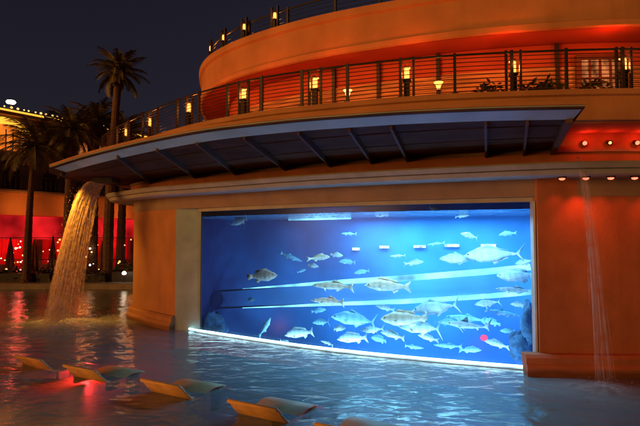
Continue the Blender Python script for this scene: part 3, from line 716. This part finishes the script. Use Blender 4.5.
fish(334,286,46,'slim','tan',0.7,'L','long tan fish in front of the upper tube band, left of a paler one')
fish(388,286,43,'snapper','tan',0.6,'L','pale tan fish in front of the upper tube band at centre')
fish(330,301,40,'slim','pink',0.7,'L','slim brownish fish in front of the lower tube band')
fish(355,319,45,'jack','blue',0.7,'L','bluish forked tail fish left of the bright tan pair', 4)
fish(404,319,42,'grouper','tan',0.5,'L','bright cream fish at centre, overlapping a silver jack', -3)
fish(421,327,45,'jack','silver',0.8,'L','silver jack just below and right of the cream fish', -5)
fish(435,308,48,'jack','silver',0.95,'L','pale jack swimming below the lower tube band', -8)
fish(301,333,34,'snapper','silver',0.6,'L','pale fish near the bottom, left of the pool lights', -12)
fish(354,338,34,'snapper','silver',0.6,'L','silver fish near the bottom light strip at centre left', -8)
fish(266,327,20,'snapper','blue',0.5,'R','small blue fish pointing upward near the bottom left', 62)
fish(380,339,20,'grouper','blue',1.0,'L','small faint blue fish near the bottom below the cream fish')
fish(468,326,40,'shark','grey',0.6,'L','dark backed shark with pale belly left of the red glow', 5)
fish(466,318,36,'slim','blue',1.5,'L','blurred blue fish just above the shark', 4)
fish(502,313,30,'slim','blue',1.6,'R','blurred blue fish right of the shark, higher up', -6)
fish(458,259,34,'jack','silver',1.0,'L','silver jack behind another under the reflection dashes', 0)
fish(492,255,54,'jack','silver',0.7,'L','large silver jack with wide forked tail under the rightmost reflection dash', -2)
fish(517,276,36,'grouper','silver',0.5,'L','pale rounded fish at the right edge above the tube', -4)
fish(515,290,34,'slim','grey',0.5,'L','dusky grey fish at the right edge below the pale rounded fish')
fish(413,347,22,'slim','blue',0.8,'R','faint blue fish low at centre right by the light strip')
fish(448,346,26,'slim','blue',0.8,'L','faint blue fish low, between the shark and light strip')
fish(508,331,14,'grouper','blue',1.2,'L','small blue fish left of the tall reef rock')

for a_ in (
 (312,266,15,'snapper','silver',1.6,'R','small silver fish just above the slide tube, right of the tiny blue fish'),
 (336,255,14,'grouper','silver',2.2,'R','small round fish between the tan fish and the leftmost reflection dash'),
 (362,272,16,'snapper','blue',2.0,'L','small blue fish above the tube, left of the pale tan fish'),
 (398,256,15,'slim','silver',2.3,'L','thin silver fish under the second reflection dash from the left'),
 (414,263,18,'snapper','silver',1.8,'R','small silver fish under the third reflection dash from the left'),
 (436,244,16,'slim','blue',2.4,'L','thin blue fish between the third and fourth reflection dashes'),
 (470,236,18,'jack','silver',2.0,'L','small jack above the two rightmost reflection dashes'),
 (508,234,16,'snapper','blue',2.2,'L','small blue fish high at the right above the pale rounded fish'),
 (462,216,13,'snapper','silver',1.6,'R','tiny silver fish under the surface in the right half'),
 (318,311,16,'snapper','blue',1.6,'R','small blue fish just under the tube\'s lower band at left'),
 (322,322,20,'jack','blue',1.2,'L','blue jack between the bluish forked tail fish and the lower left'),
 (338,329,18,'snapper','silver',0.9,'R','small silver fish facing right above the bottom pair at centre left'),
 (372,330,22,'jack','silver',0.8,'L','silver jack tucked under the bluish forked tail fish'),
 (385,308,18,'snapper','silver',1.5,'L','small silver fish right under the lower tube band at centre'),
 (393,335,24,'snapper','silver',0.6,'L','silver fish low at centre between two faint blue fish'),
 (428,338,20,'snapper','silver',0.9,'L','small silver fish low, under the silver jack\'s tail'),
 (446,322,22,'jack','blue',1.3,'R','blue jack facing right between the silver jack and the shark'),
 (488,303,24,'jack','silver',1.3,'L','silver jack just below the lower tube band at the right'),
 (497,344,22,'snapper','silver',0.7,'L','silver fish low at the right, below the red glow'),
 (492,322,18,'grouper','blue',1.4,'L','small blue grouper between the shark and the tall reef rock'),
 (520,305,18,'snapper','silver',0.8,'L','small silver fish above the tall reef rock'),
 (525,262,20,'jack','silver',0.8,'L','small jack nearest the right frame, above the tube'),
 (285,343,16,'snapper','silver',0.5,'R','small silver fish lowest at the left, by the light strip'),
 (250,300,13,'snapper','blue',1.0,'R','small blue fish in the dark left part below the pinkish fish'),
 (328,343,16,'slim','silver',0.5,'L','thin silver fish just above the light strip at centre left'),
 (470,350,20,'snapper','blue',0.6,'R','blue fish facing right just above the light strip at the right')):
    fish(*a_, tilt=frn.uniform(-12,12))

# ------------------------------------------------------------------ in-pool loungers
def make_lounger():
    t = thing('pool_lounger','x','lounger')
    def slab(prof, w0, w1):
        p = MB(); n = len(prof)
        p.add([(w0,y,z) for y,z in prof]+[(w1,y,z) for y,z in prof], [tuple(range(n))[::-1],tuple(range(n,2*n))]+[(i,(i+1)%n,n+(i+1)%n,n+i) for i in range(n)])
        return p
    # y+ is where the sitter looks; the moulded shell curves back to y-
    top = spline([(-0.46,0.42),(-0.38,0.39),(-0.26,0.22),(-0.12,0.07),(0.02,0.01)], 0.03)
    slab(top+offset(top,0.055)[::-1], -0.5,0.5).build('backrest', M['lounger'], t, True)
    p = MB(); p.tube([(-0.5,-0.455,0.415),(0.5,-0.455,0.415)], 0.035, 10); p.build('head_edge', M['lounger_top'], t, True)
    seat = spline([(0.02,0.01),(0.18,0.01),(0.42,0.08),(0.62,0.11),(0.90,0.04),(1.15,-0.10)], 0.04)
    slab(seat+offset(seat,0.055)[::-1], -0.5,0.5).build('seat', M['lounger_top'], t, True)
    for sx in (-0.34, 0.34):
        p = MB(); p.box(sx-0.05, sx+0.05, 0.55, 0.85, -0.56, -0.04); p.build('support', M['dark'], t)
    return t
LP = [((28,356),'farthest at the left edge, almost submerged'),((79,369),'small and orange lit, second from the left'),((160,384),'broad orange back in the middle of the row'),((252,406),'second from the right, near the bottom edge'),((345,431),'rightmost, cut by the bottom edge of the photo')]
l0 = make_lounger()
for i, ((u,v), lb) in enumerate(LP):
    x, y, _ = at(u, v, 0.27); x += 0.2; y += 0.36
    o = l0 if i == 0 else copy_tree(l0)
    o.scale = (0.92,0.92,0.74); o.location = (x,y,-0.02 if i != 0 else -0.08); o.rotation_euler = (0,0,R(-29))
    tag(o, 'tan pool lounger: ' + lb, 'lounger', 'loungers standing in the pool')

for i, (x, y, z, c_, wt, lb) in enumerate((( -4.6,8.7,-0.42,(1,0.36,0.05),85,'amber underwater lamp behind the small third lounger'),(-3.1,7.7,-0.42,(1,0.36,0.05),85,'amber underwater lamp behind the broad orange lounger'),
        (-1.6,6.7,-0.42,(1,0.36,0.05),70,'amber underwater lamp behind the lounger at the bottom edge'),(-6.6,9.6,-0.42,(1,0.30,0.05),120,'amber underwater lamp behind the loungers at the left edge'),
        (-5.6,12.6,-0.42,(1,0.02,0.02),260,'added red underwater lamp beyond the row of loungers, for a red reflection'),(2.0,8.35,-0.42,(1,0.03,0.10),110,'added pink red underwater lamp near the bottom edge right of the loungers, for a red reflection'))):  # the two red ones are added to stand in for red reflections
    t = thing('pool_lamp', lb, 'lamp', (x,y,-0.55), 0, 'underwater pool lamps')  # the two red ones are added, standing in for red reflections
    p = MB(); p.lathe([(0.11,0),(0.11,0.05),(0.08,0.06)], 16); p.build('trim_ring', M['dark'], t)
    p = MB(); p.lathe([(0.08,0.055),(0.05,0.075),(0.001,0.08)], 16); p.build('lens', M['bulb'] if i < 4 else M['lamp_red'], t)
    light('pool_light','POINT',(0,0,0.2),c_, wt, t, 0.06)

# ------------------------------------------------------------------ waterfall on the left
def fall(name, p0, p1, w0, w1, across, n, r, label, cat, m, seed, drops=0):
    rnd = random.Random(seed); p = MB(); p0, p1 = Vector(p0), Vector(p1); ac = Vector(across).normalized()
    for i in range(n):
        a = rnd.uniform(-1,1); b = max(-1.25, min(1.25, a + rnd.gauss(0,0.16))); dep = rnd.uniform(-1,1)
        q0 = rnd.uniform(-.15,.75); s0, s1 = rnd.choice([(0,1),(0,rnd.uniform(.3,.9)),(max(0,q0),min(1,q0+rnd.uniform(.12,.35))),(max(0,q0),min(1,q0+rnd.uniform(.12,.5)))]); pts=[]; rr=[]
        steps = 14; ph = rnd.uniform(0,6)
        for k in range(steps+1):
            t = s0+(s1-s0)*k/steps
            h = p0.lerp(p1, t); z = p0.z + (p1.z-p0.z)*t*t
            wv = (w0*(1-t)+w1*t)*0.5*(a*(1-t)+b*t)
            q = Vector((h.x,h.y,z)) + ac*wv + (p1-p0).cross(ac).normalized()*dep*(0.04+0.16*t)*(w1*0.5)
            q += Vector((math.sin(ph+t*9),math.cos(ph*1.3+t*8),0))*0.018*(0.3+t)
            pts.append(q); rr.append(r*rnd.uniform(0.3,1.9)*(1 if k not in (0,steps) else 0.2))
        p.tube(pts, rr, 5)
    if drops > 1000:        # the thin broken sheets inside the strands
        for lay in range(3):
            na, nt_ = 26, 40; vs = []
            for k in range(nt_+1):
                t = k/nt_; h = p0.lerp(p1,t); z = p0.z+(p1.z-p0.z)*t*t
                for a_ in range(na+1):
                    a = 2*a_/na-1; q = Vector((h.x,h.y,z)) + ac*(w0*(1-t)+w1*t)*0.5*a*(1+0.1*lay*t) + (p1-p0).cross(ac).normalized()*((lay-1)*0.10*t*w1 + rnd.gauss(0,0.012+0.012*t))
                    vs.append(q)
            p.add(vs, [(k*(na+1)+a_, k*(na+1)+a_+1, (k+1)*(na+1)+a_+1, (k+1)*(na+1)+a_) for k in range(nt_) for a_ in range(na) if rnd.random() > 0.12+0.35*(k/nt_)*abs(2*a_/na-1)**2])
    for _ in range(drops):
        t = rnd.random()**0.6; h = p0.lerp(p1, t); z = p0.z + (p1.z-p0.z)*t*t
        q = Vector((h.x,h.y,z)) + ac*(w0*(1-t)+w1*t)*0.5*max(-1.7,min(1.7,rnd.gauss(0,0.75))) + (p1-p0).cross(ac).normalized()*rnd.gauss(0,0.06+0.22*t)
        q.z = max(0.01, q.z); g_ = rnd.uniform(.003,.008)
        p.add([q+Vector(d)*g_ for d in ((1,0,0),(0,1,0),(-1,0,0),(0,-1,0),(0,0,2.2),(0,0,-2.2))], [(0,1,4),(1,2,4),(2,3,4),(3,0,4),(1,0,5),(2,1,5),(3,2,5),(0,3,5)])
    return tag(p.build(name, m, None, True), label, cat)
M['fallwater'] = spray_mat('falling_water', (0.85,0.68,0.42), 0.62, None, 9)
M['foam'] = spray_mat('foam', (0.92,0.90,0.86), 0.95, 2.9, 7.0)
M['foam2'] = spray_mat('foam_thin', (0.7,0.65,0.62), 0.45, 1.3, 5)
M['thinwater'] = spray_mat('thin_water', (0.8,0.7,0.62), 0.11, None, 5)
SP = Vector((-7.0,16.4,4.58)); BS = Vector((-8.25,16.7,0.0))
fall('waterfall', SP, BS, 0.62, 1.15, (0.35,1,0.0), 820, 0.0065, 'golden lit waterfall pouring from the canopy\'s left end into the pool', 'waterfall', M['fallwater'], 3, 1500)
t = thing('water_spout', 'dark spout under the canopy feeding the golden waterfall', 'spout', (SP.x,SP.y,SP.z), R(0))
p = MB(); p.box(-0.05,0.55,-0.36,0.36,-0.02,0.12); p.build('trough', M['dark'], t)
light('waterfall_light','SPOT',(-0.5,-1.3,-0.05),(1,0.42,0.06), 800, t, 0.08, aim=(-0.25,1.2,-1.2), spot=R(75), blend=0.8)
p = MB(); p.lathe([(0.001,-0.04),(0.07,-0.03),(0.09,0.06),(0.001,0.10)], 12, (-0.5,-1.3,0.08)); p.build('lamp_housing', M['dark'], t)
def foam(c, r, h, m, label, seed, drops):
    rnd = random.Random(seed); p = MB(); nr, na = 10, 36; vs = []
    for i in range(nr+1):
        for k in range(na):
            rr = r*i/nr; a = 2*math.pi*k/na; z = h*math.exp(-(rr/r*2.3)**2)*(0.6+0.6*rnd.random()) + 0.006
            vs.append((rr*math.cos(a)*1.25, rr*math.sin(a), z))
    p.add(vs, [(i*na+k,i*na+(k+1)%na,(i+1)*na+(k+1)%na,(i+1)*na+k) for i in range(nr) for k in range(na)])
    for _ in range(drops):
        a = rnd.uniform(0,6.28); rr = abs(rnd.gauss(0,r*0.38)); z = abs(rnd.gauss(0,h*1.6))*math.exp(-rr/r); s = rnd.uniform(.004,.011)
        c0 = Vector((rr*math.cos(a)*1.25, rr*math.sin(a), z))
        p.add([c0+Vector(d)*s for d in ((1,0,0),(0,1,0),(-1,0,0),(0,-1,0),(0,0,1.6),(0,0,-1.6))], [(0,1,4),(1,2,4),(2,3,4),(3,0,4),(1,0,5),(2,1,5),(3,2,5),(0,3,5)])
    o = p.build('foam', m, None, True, c); tag(o, label, 'foam', None, 'stuff'); return o
foam((BS.x+0.1,BS.y,0.004), 2.6, 0.22, M['foam'], 'pale foam where the golden waterfall hits the pool', 5, 1800)
s0 = Vector((5.14,10.35,4.45)); s1 = Vector((5.25,9.75,0))
fall('water_jet', s0, s1, 0.05, 0.32, (1,0.1,0), 60, 0.006, 'thin faint stream of water falling in front of the red wall', 'water jet', M['thinwater'], 9, 260)
foam((5.3,9.75,0.004), 1.3, 0.10, M['foam2'], 'faint splash on the pool below the thin stream at the right', 6, 160)

# ------------------------------------------------------------------ far side: hotel, terrace things
HO = Vector((-20.9,34.0,0)); HD = Vector((0.555,0.832,0)); HN = Vector((0.832,-0.555,0)); UPV = Vector((0,0,1))
def hp(s, n, z): return HO + HD*s + HN*n + UPV*z
H = thing('hotel_building', 'dark hotel with lights along its cornice behind the palms', 'building', (0,0,0))
def hbox(name, s0, s1, n0, n1, z0, z1, m, parent=H):
    p = MB(); p.obox(hp((s0+s1)/2,(n0+n1)/2,(z0+z1)/2), HD, HN, UPV, (s1-s0)/2, (n1-n0)/2, (z1-z0)/2); return p.build(name, m, parent)
hbox('wall', -14, 26, -8, 0, 5.65, 11.0, M['hotel'])
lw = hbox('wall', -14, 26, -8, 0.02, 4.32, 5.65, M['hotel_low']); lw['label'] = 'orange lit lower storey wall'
hbox('back_wall', -14, 26, -8, -2.5, 0.2, 4.32, M['redwall'])
for s in (-9,-5,-1.2,2.6,6.4,10.2,14): hbox('column', s-0.22, s+0.22, -0.5, -0.05, 0.2, 4.32, M['hotel'])
hbox('cornice', -14, 26, 0.0, 0.45, 10.9, 11.25, M['hotel_low'])
hbox('cornice', -14, 26, 0.0, 0.25, 5.62, 5.8, M['hotel_low'])
aw = hbox('awning', -14, 26, 0.05, 0.5, 2.7, 4.25, M['awning'])
# arched lit opening near the left edge
p = MB(); q = MB(); pts = []; N_ = 24
for k in range(N_+1):
    a = math.pi*k/N_; pts.append((1.35*math.cos(a), 1.55*math.sin(a)))
sc0, zc = 0.15, 8.6
pts = [(x*1.3, z*1.25) for x,z in pts]
ring_o = [hp(sc0+x*1.12, 0.12, zc+z*1.12) for x,z in pts]; ring_i = [hp(sc0+x*0.88, 0.12, zc+z*0.88) for x,z in pts]
p.add(ring_o+ring_i+[v-HN*0.1 for v in ring_o]+[v-HN*0.1 for v in ring_i], [(k,k+1,N_+2+k,N_+1+k) for k in range(N_)]+[(k,k+1,2*(N_+1)+k+1,2*(N_+1)+k) for k in range(N_)])
arch = p.build('arch_window', M['archrim'], H)
q.add([hp(sc0+x*0.88, 0.06, zc+z*0.88) for x,z in pts], [tuple(range(N_+1))]); q.build('pane', M['archlit'], arch)
for k in range(5):
    s = sc0-0.9+0.45*k; zt = zc+1.55*0.88*math.sqrt(max(0,1-((s-sc0)/1.19)**2))
    pp = MB(); pp.obox(hp(s,0.09,(zc+zt)/2), HD, HN, UPV, 0.03, 0.02, (zt-zc)/2); pp.build('mullion', M['dark'], arch)
for s in (2.4,4.0,5.6,7.2,8.8,10.4):
    f = hbox('window', s-0.45, s+0.45, 0.01, 0.06, 8.5, 10.0, M['dark']); hbox('pane', s-0.38, s+0.38, 0.062, 0.07, 8.57, 9.93, M['winlit'] if s in (7.2,5.6) else M['soffit'], f)
bal = hbox('balcony', -8, 12, 0.0, 0.9, 5.82, 5.95, M['hotel'])
for k in range(60): 
    s = -7.9+k*0.335; hbox('baluster', s-0.035, s+0.035, 0.8, 0.87, 5.95, 6.85, M['dark'], bal)
hbox('top_rail', -8, 12, 0.78, 0.9, 6.85, 6.92, M['dark'], bal)
for s in (-2.0,0.6,3.2,5.8,8.4): 
    f = hbox('balcony_door', s-0.5, s+0.5, 0.01, 0.05, 5.97, 7.9, M['dark']); hbox('pane', s-0.42, s+0.42, 0.052, 0.06, 6.05, 7.82, M['soffit'], f)
for k, s in enumerate((-6,-2,2,6,10,14)): light('awning_light','POINT', tuple(hp(s,-1.3,2.4)), (1,0.04,0.04), 90, H, 0.2)
for s in (-4,1,5,9): light('wall_light','POINT', tuple(hp(s,1.3,4.7)), (1,0.30,0.05), 80, H, 0.2)
# bulbs along the cornice
cs = hbox('cornice_light', -6, 12, 0.452, 0.47, 11.12, 11.24, M['archrim'])
t = thing('string_lights','row of small warm bulbs along the hotel cornice','string lights')
p = MB(); p.tube([hp(-6,0.5,11.30), hp(12,0.5,11.30)], 0.03, 5); p.build('cable', M['dark'], t)
for k in range(46):
    s = -6+k*0.39+random.uniform(-.05,.05); p = MB(); c = hp(s,0.5,11.38); r_ = random.uniform(0.035,0.075)*(1.25 if s < 3.5 else 0.8)
    p.lathe([(0.001,-r_),(r_*.8,-r_*.5),(r_,0),(r_*.8,r_*.5),(0.001,r_)], 8, c); p.build('bulb', M['bulb'], t, True)
for u, v, lb, m_, rr in ((6,102,'bright white floodlight on the hotel roof at the left edge','lamp_white',0.30),(101,126,'white floodlight on the hotel roof beside the palm crowns','lamp_white',0.14)):
    k = (u-CX)/FPX; s = (HO.x-k*HO.y)/(k*HD.y-HD.x); c = hp(s,0.2,0); z = at(u,v,D=c.y).z
    t = thing('floodlight', lb, 'floodlight', (c.x,c.y,11.25), 0, 'roof floodlights')
    p = MB(); p.tube([(0,0,0),(0,0,z-11.25-rr*0.4)], 0.04, 6); p.build('pole', M['dark'], t)
    p = MB(); p.lathe([(0.001,-rr*.45),(rr*.8,-rr*.3),(rr,0),(rr*.8,rr*.3),(0.001,rr*.45)], 12, (0,0,z-11.25)); p.build('lens', M[m_], t, True)

# terrace lights: strings of bulbs and lanterns between the parasols
rnd = random.Random(21)
for j, (D_, lb, n_b, z0, z1) in enumerate(((32.5,'clustered bar lights under the red awning',44,1.1,2.7),(31.2,'low warm candle lights along the terrace hedge',22,0.8,1.4))):
    t = thing('bar_lights', lb, 'string lights', (0,0,0), 0, 'small lights on the terrace')
    p = MB(); p.tube([(-22,D_+0.1,z1+0.1),(-9,D_+0.1,z1+0.1)], 0.02, 5); p.build('cable', M['dark'], t)
    for k in range(n_b):
        x = rnd.uniform(-20.4,-10.2); z = rnd.uniform(z0,z1); r_ = rnd.uniform(.022,.065)
        p = MB(); p.lathe([(0.001,-r_),(r_*.8,-r_*.5),(r_,0),(r_*.8,r_*.5),(0.001,r_)], 8, (x,D_,z)); b_ = p.build('bulb', M[rnd.choice(('bulb','bulb','pinkbulb','lamp_white'))], t, True)
        p = MB(); p.tube([(x,D_+0.1,z1+0.1),(x,D_,z+r_)], 0.008, 4); p.build('wire', M['dark'], b_)
# folded parasols
def parasol(x, y, h, label, m_):
    t = thing('folded_parasol', label, 'parasol', (x,y,0.22), 0, 'folded parasols on the terrace')
    sp_ = random.Random(int(x*10)).uniform(0.9,1.3)
    p = MB(); p.lathe([(0.001,0),(0.28,0),(0.28,0.06),(0.05,0.09),(0.03,0.12),(0.03,h),(0.001,h)], 12); p.build('pole', M['dark'], t)
    p = MB(); n = 16; prof = [(0.24,0.75),(0.20,1.0),(0.17,1.5),(0.11,2.0),(0.03,h-0.02)]
    vs = [(r*(1+0.25*(-1)**k)*math.cos(2*math.pi*k/n), r*(1+0.25*(-1)**k)*math.sin(2*math.pi*k/n), z) for r,z in prof for k in range(n)]
    p.add(vs, [(i*n+k,i*n+(k+1)%n,(i+1)*n+(k+1)%n,(i+1)*n+k) for i in range(4) for k in range(n)]); p.build('canopy', m_, t)
parasol(-17.0,31.0,2.5,'orange lit folded parasol right of the leftmost palm trunk',M['fabric'])
parasol(-16.1,31.4,2.7,'dark folded parasol between the orange one and the second palm',M['fabric2'])
parasol(-12.9,30.9,2.4,'orange lit folded parasol just right of the golden waterfall',M['fabric'])
parasol(-18.9,31.8,2.6,'dark folded parasol at the far left edge of the terrace',M['fabric2'])
# lamp by the pillar foot
t = thing('path_lamp','small bright lamp low on the terrace beside the pillar','lamp',(-11.1,29.6,0.262))
p = MB(); p.lathe([(0.001,0),(0.09,0),(0.03,0.05),(0.03,0.45),(0.001,0.46)],10); p.build('post', M['dark'], t)
p = MB(); p.lathe([(0.001,0.45),(0.10,0.47),(0.12,0.55),(0.05,0.64),(0.001,0.65)],12); p.build('lantern', M['lamp_white'], t, True)
# sofas under the awning
for (x_, y_, rz_, lb) in ((-19.6,31.4,10,'dark terrace sofa at the far left under the red awning'),(-17.6,32.2,-20,'dark terrace sofa between the leftmost palm and the orange parasol'),(-14.2,32.0,15,'dark terrace sofa just left of the golden waterfall'),(-11.6,31.6,-15,'dark terrace sofa right of the golden waterfall')):
    t = thing('terrace_sofa', lb, 'sofa', (x_,y_,0.222), R(rz_), 'sofas on the terrace')
    p = MB(); p.box(-0.8,0.8,-0.38,0.38,0.22,0.44); p.build('seat', M['fabric2'], t)
    p = MB(); p.box(-0.8,0.8,0.38,0.55,0.12,0.95); p.build('backrest', M['fabric2'], t)
    for sx in (-1,1):
        p = MB(); p.box(sx*0.9-0.1,sx*0.9+0.1,-0.38,0.55,0.10,0.66); p.build('armrest', M['dark'], t)
        for sy in (-0.32,0.48):
            p = MB(); p.box(sx*0.92-0.03,sx*0.92+0.03,sy-0.03,sy+0.03,0.0,0.10); p.build('leg', M['dark'], t)
# hedges on the terrace edge
def hedge(x0, x1, y0, y1, h, label):
    p = MB(); rn = random
    n = int((x1-x0)*90)
    for _ in range(n):
        x = rn.uniform(x0,x1); y = rn.uniform(y0,y1); z = 0.24 + h*rn.random()**0.6*(0.85+0.2*math.sin(x*2.1))
        leaf_ball(p, (x,y,z), 0.05, 2, 0.22)
    t = thing('hedge', label, 'hedge', (0,0,0), 0, 'dark hedges on the terrace edge'); p.build('foliage', M['leaf'], t)
    q = MB(); q.box(x0,x1,y0,y1,0.222,0.22+h*0.55); q.build('planter', M['dark'], t)
hedge(-21.5,-15.6,30.1,30.8,0.95,'dark hedge at the left end of the terrace edge')
hedge(-14.9,-12.4,30.1,30.7,0.8,'dark hedge behind the golden waterfall')
hedge(-12.0,-9.0,30.1,30.8,1.1,'dark hedge between the golden waterfall and the pillar')

# ------------------------------------------------------------------ palms
def palm(x, y, h, lean, r0, label, nf, fl, seed, droop=1.0, skirt=True):
    rn = random.Random(seed); t = thing('palm_tree', label, 'palm tree', (x,y,0.22), 0, 'palms on the terrace')
    p = MB(); pts=[]; rr=[]; n=34
    for k in range(n+1):
        f = k/n; pts.append((lean[0]*f*f, lean[1]*f*f, h*f)); rr.append(r0*(1.25-0.45*min(1,f*1.3))*(1+0.07*(k%2))*(1.3 if f<.03 else 1))
    p.tube(pts, rr, 10); p.build('trunk', M['trunk'], t)
    c = Vector((lean[0],lean[1],h)); cr = MB()
    def frond(az, el, L_, dr, width, mi):
        cr.mi = mi; d = Vector((math.cos(az),math.sin(az),0)); sd = Vector((-d.y,d.x,0)); P=[]; el0 = el
        q = c.copy(); seg = 12
        for k in range(seg+1):
            P.append(q.copy()); e = el - dr*(k/seg)**1.3*1.9; q = q + (d*math.cos(e)+UPV*math.sin(e))*(L_/seg)
        cr.tube(P, [0.035*(1-0.8*k/seg) for k in range(seg+1)], 4, False)
        for k in range(1, seg*3):
            f = k/(seg*3); i = int(f*seg); a = P[i].lerp(P[i+1], f*seg-i); tg = (P[i+1]-P[i]).normalized()
            wl = width*math.sin(math.pi*min(1,f*0.9+0.1))**0.6*rn.uniform(.8,1.15)
            for s in (-1,1):
                tip = a + (sd*s*0.75 + tg*0.55 - UPV*rn.uniform(.15,.5)).normalized()*wl
                cr.add([a-tg*0.035, a+tg*0.035, tip], [(0,1,2)])
    for k in range(nf):
        f = k/nf; az = k*2.399+rn.uniform(-.2,.2); el = R(80-115*f)+rn.uniform(-.12,.12)
        frond(az, el, fl*rn.uniform(.82,1.1), droop*rn.uniform(.5,.85), fl*0.26, 0)
    if skirt:
        for k in range(14): frond(k*2.4, R(-55+rn.uniform(-15,15)), fl*0.55, 0.25, fl*0.14, 1)
    cr.build('crown', [M['frond'], M['deadfrond']], t)
def up(u, D_): return (u-CX)/FPX*D_
palm(up(28,25)*1.2, 30.0, 7.9, (0.2,0.1), 0.19, 'palm at the left edge with wide drooping fronds before the hotel', 40, 2.5, 1)
palm(up(68,31), 31, 9.0, (0.1,0.0), 0.27, 'thick trunked palm directly left of the golden waterfall', 38, 2.3, 2)
palm(up(94,33), 33, 10.0, (0.0,0.2), 0.22, 'bushy palm whose trunk shows just right of the golden waterfall', 40, 2.1, 3)
palm(up(108,31), 31, 12.6, (0.5,0.0), 0.26, 'tallest palm, its crown alone against the night sky', 42, 1.9, 4)
palm(up(121,33), 33, 9.3, (0.2,0.1), 0.24, 'palm nearest the pillar, crown low behind the balcony lanterns', 36, 2.0, 5)
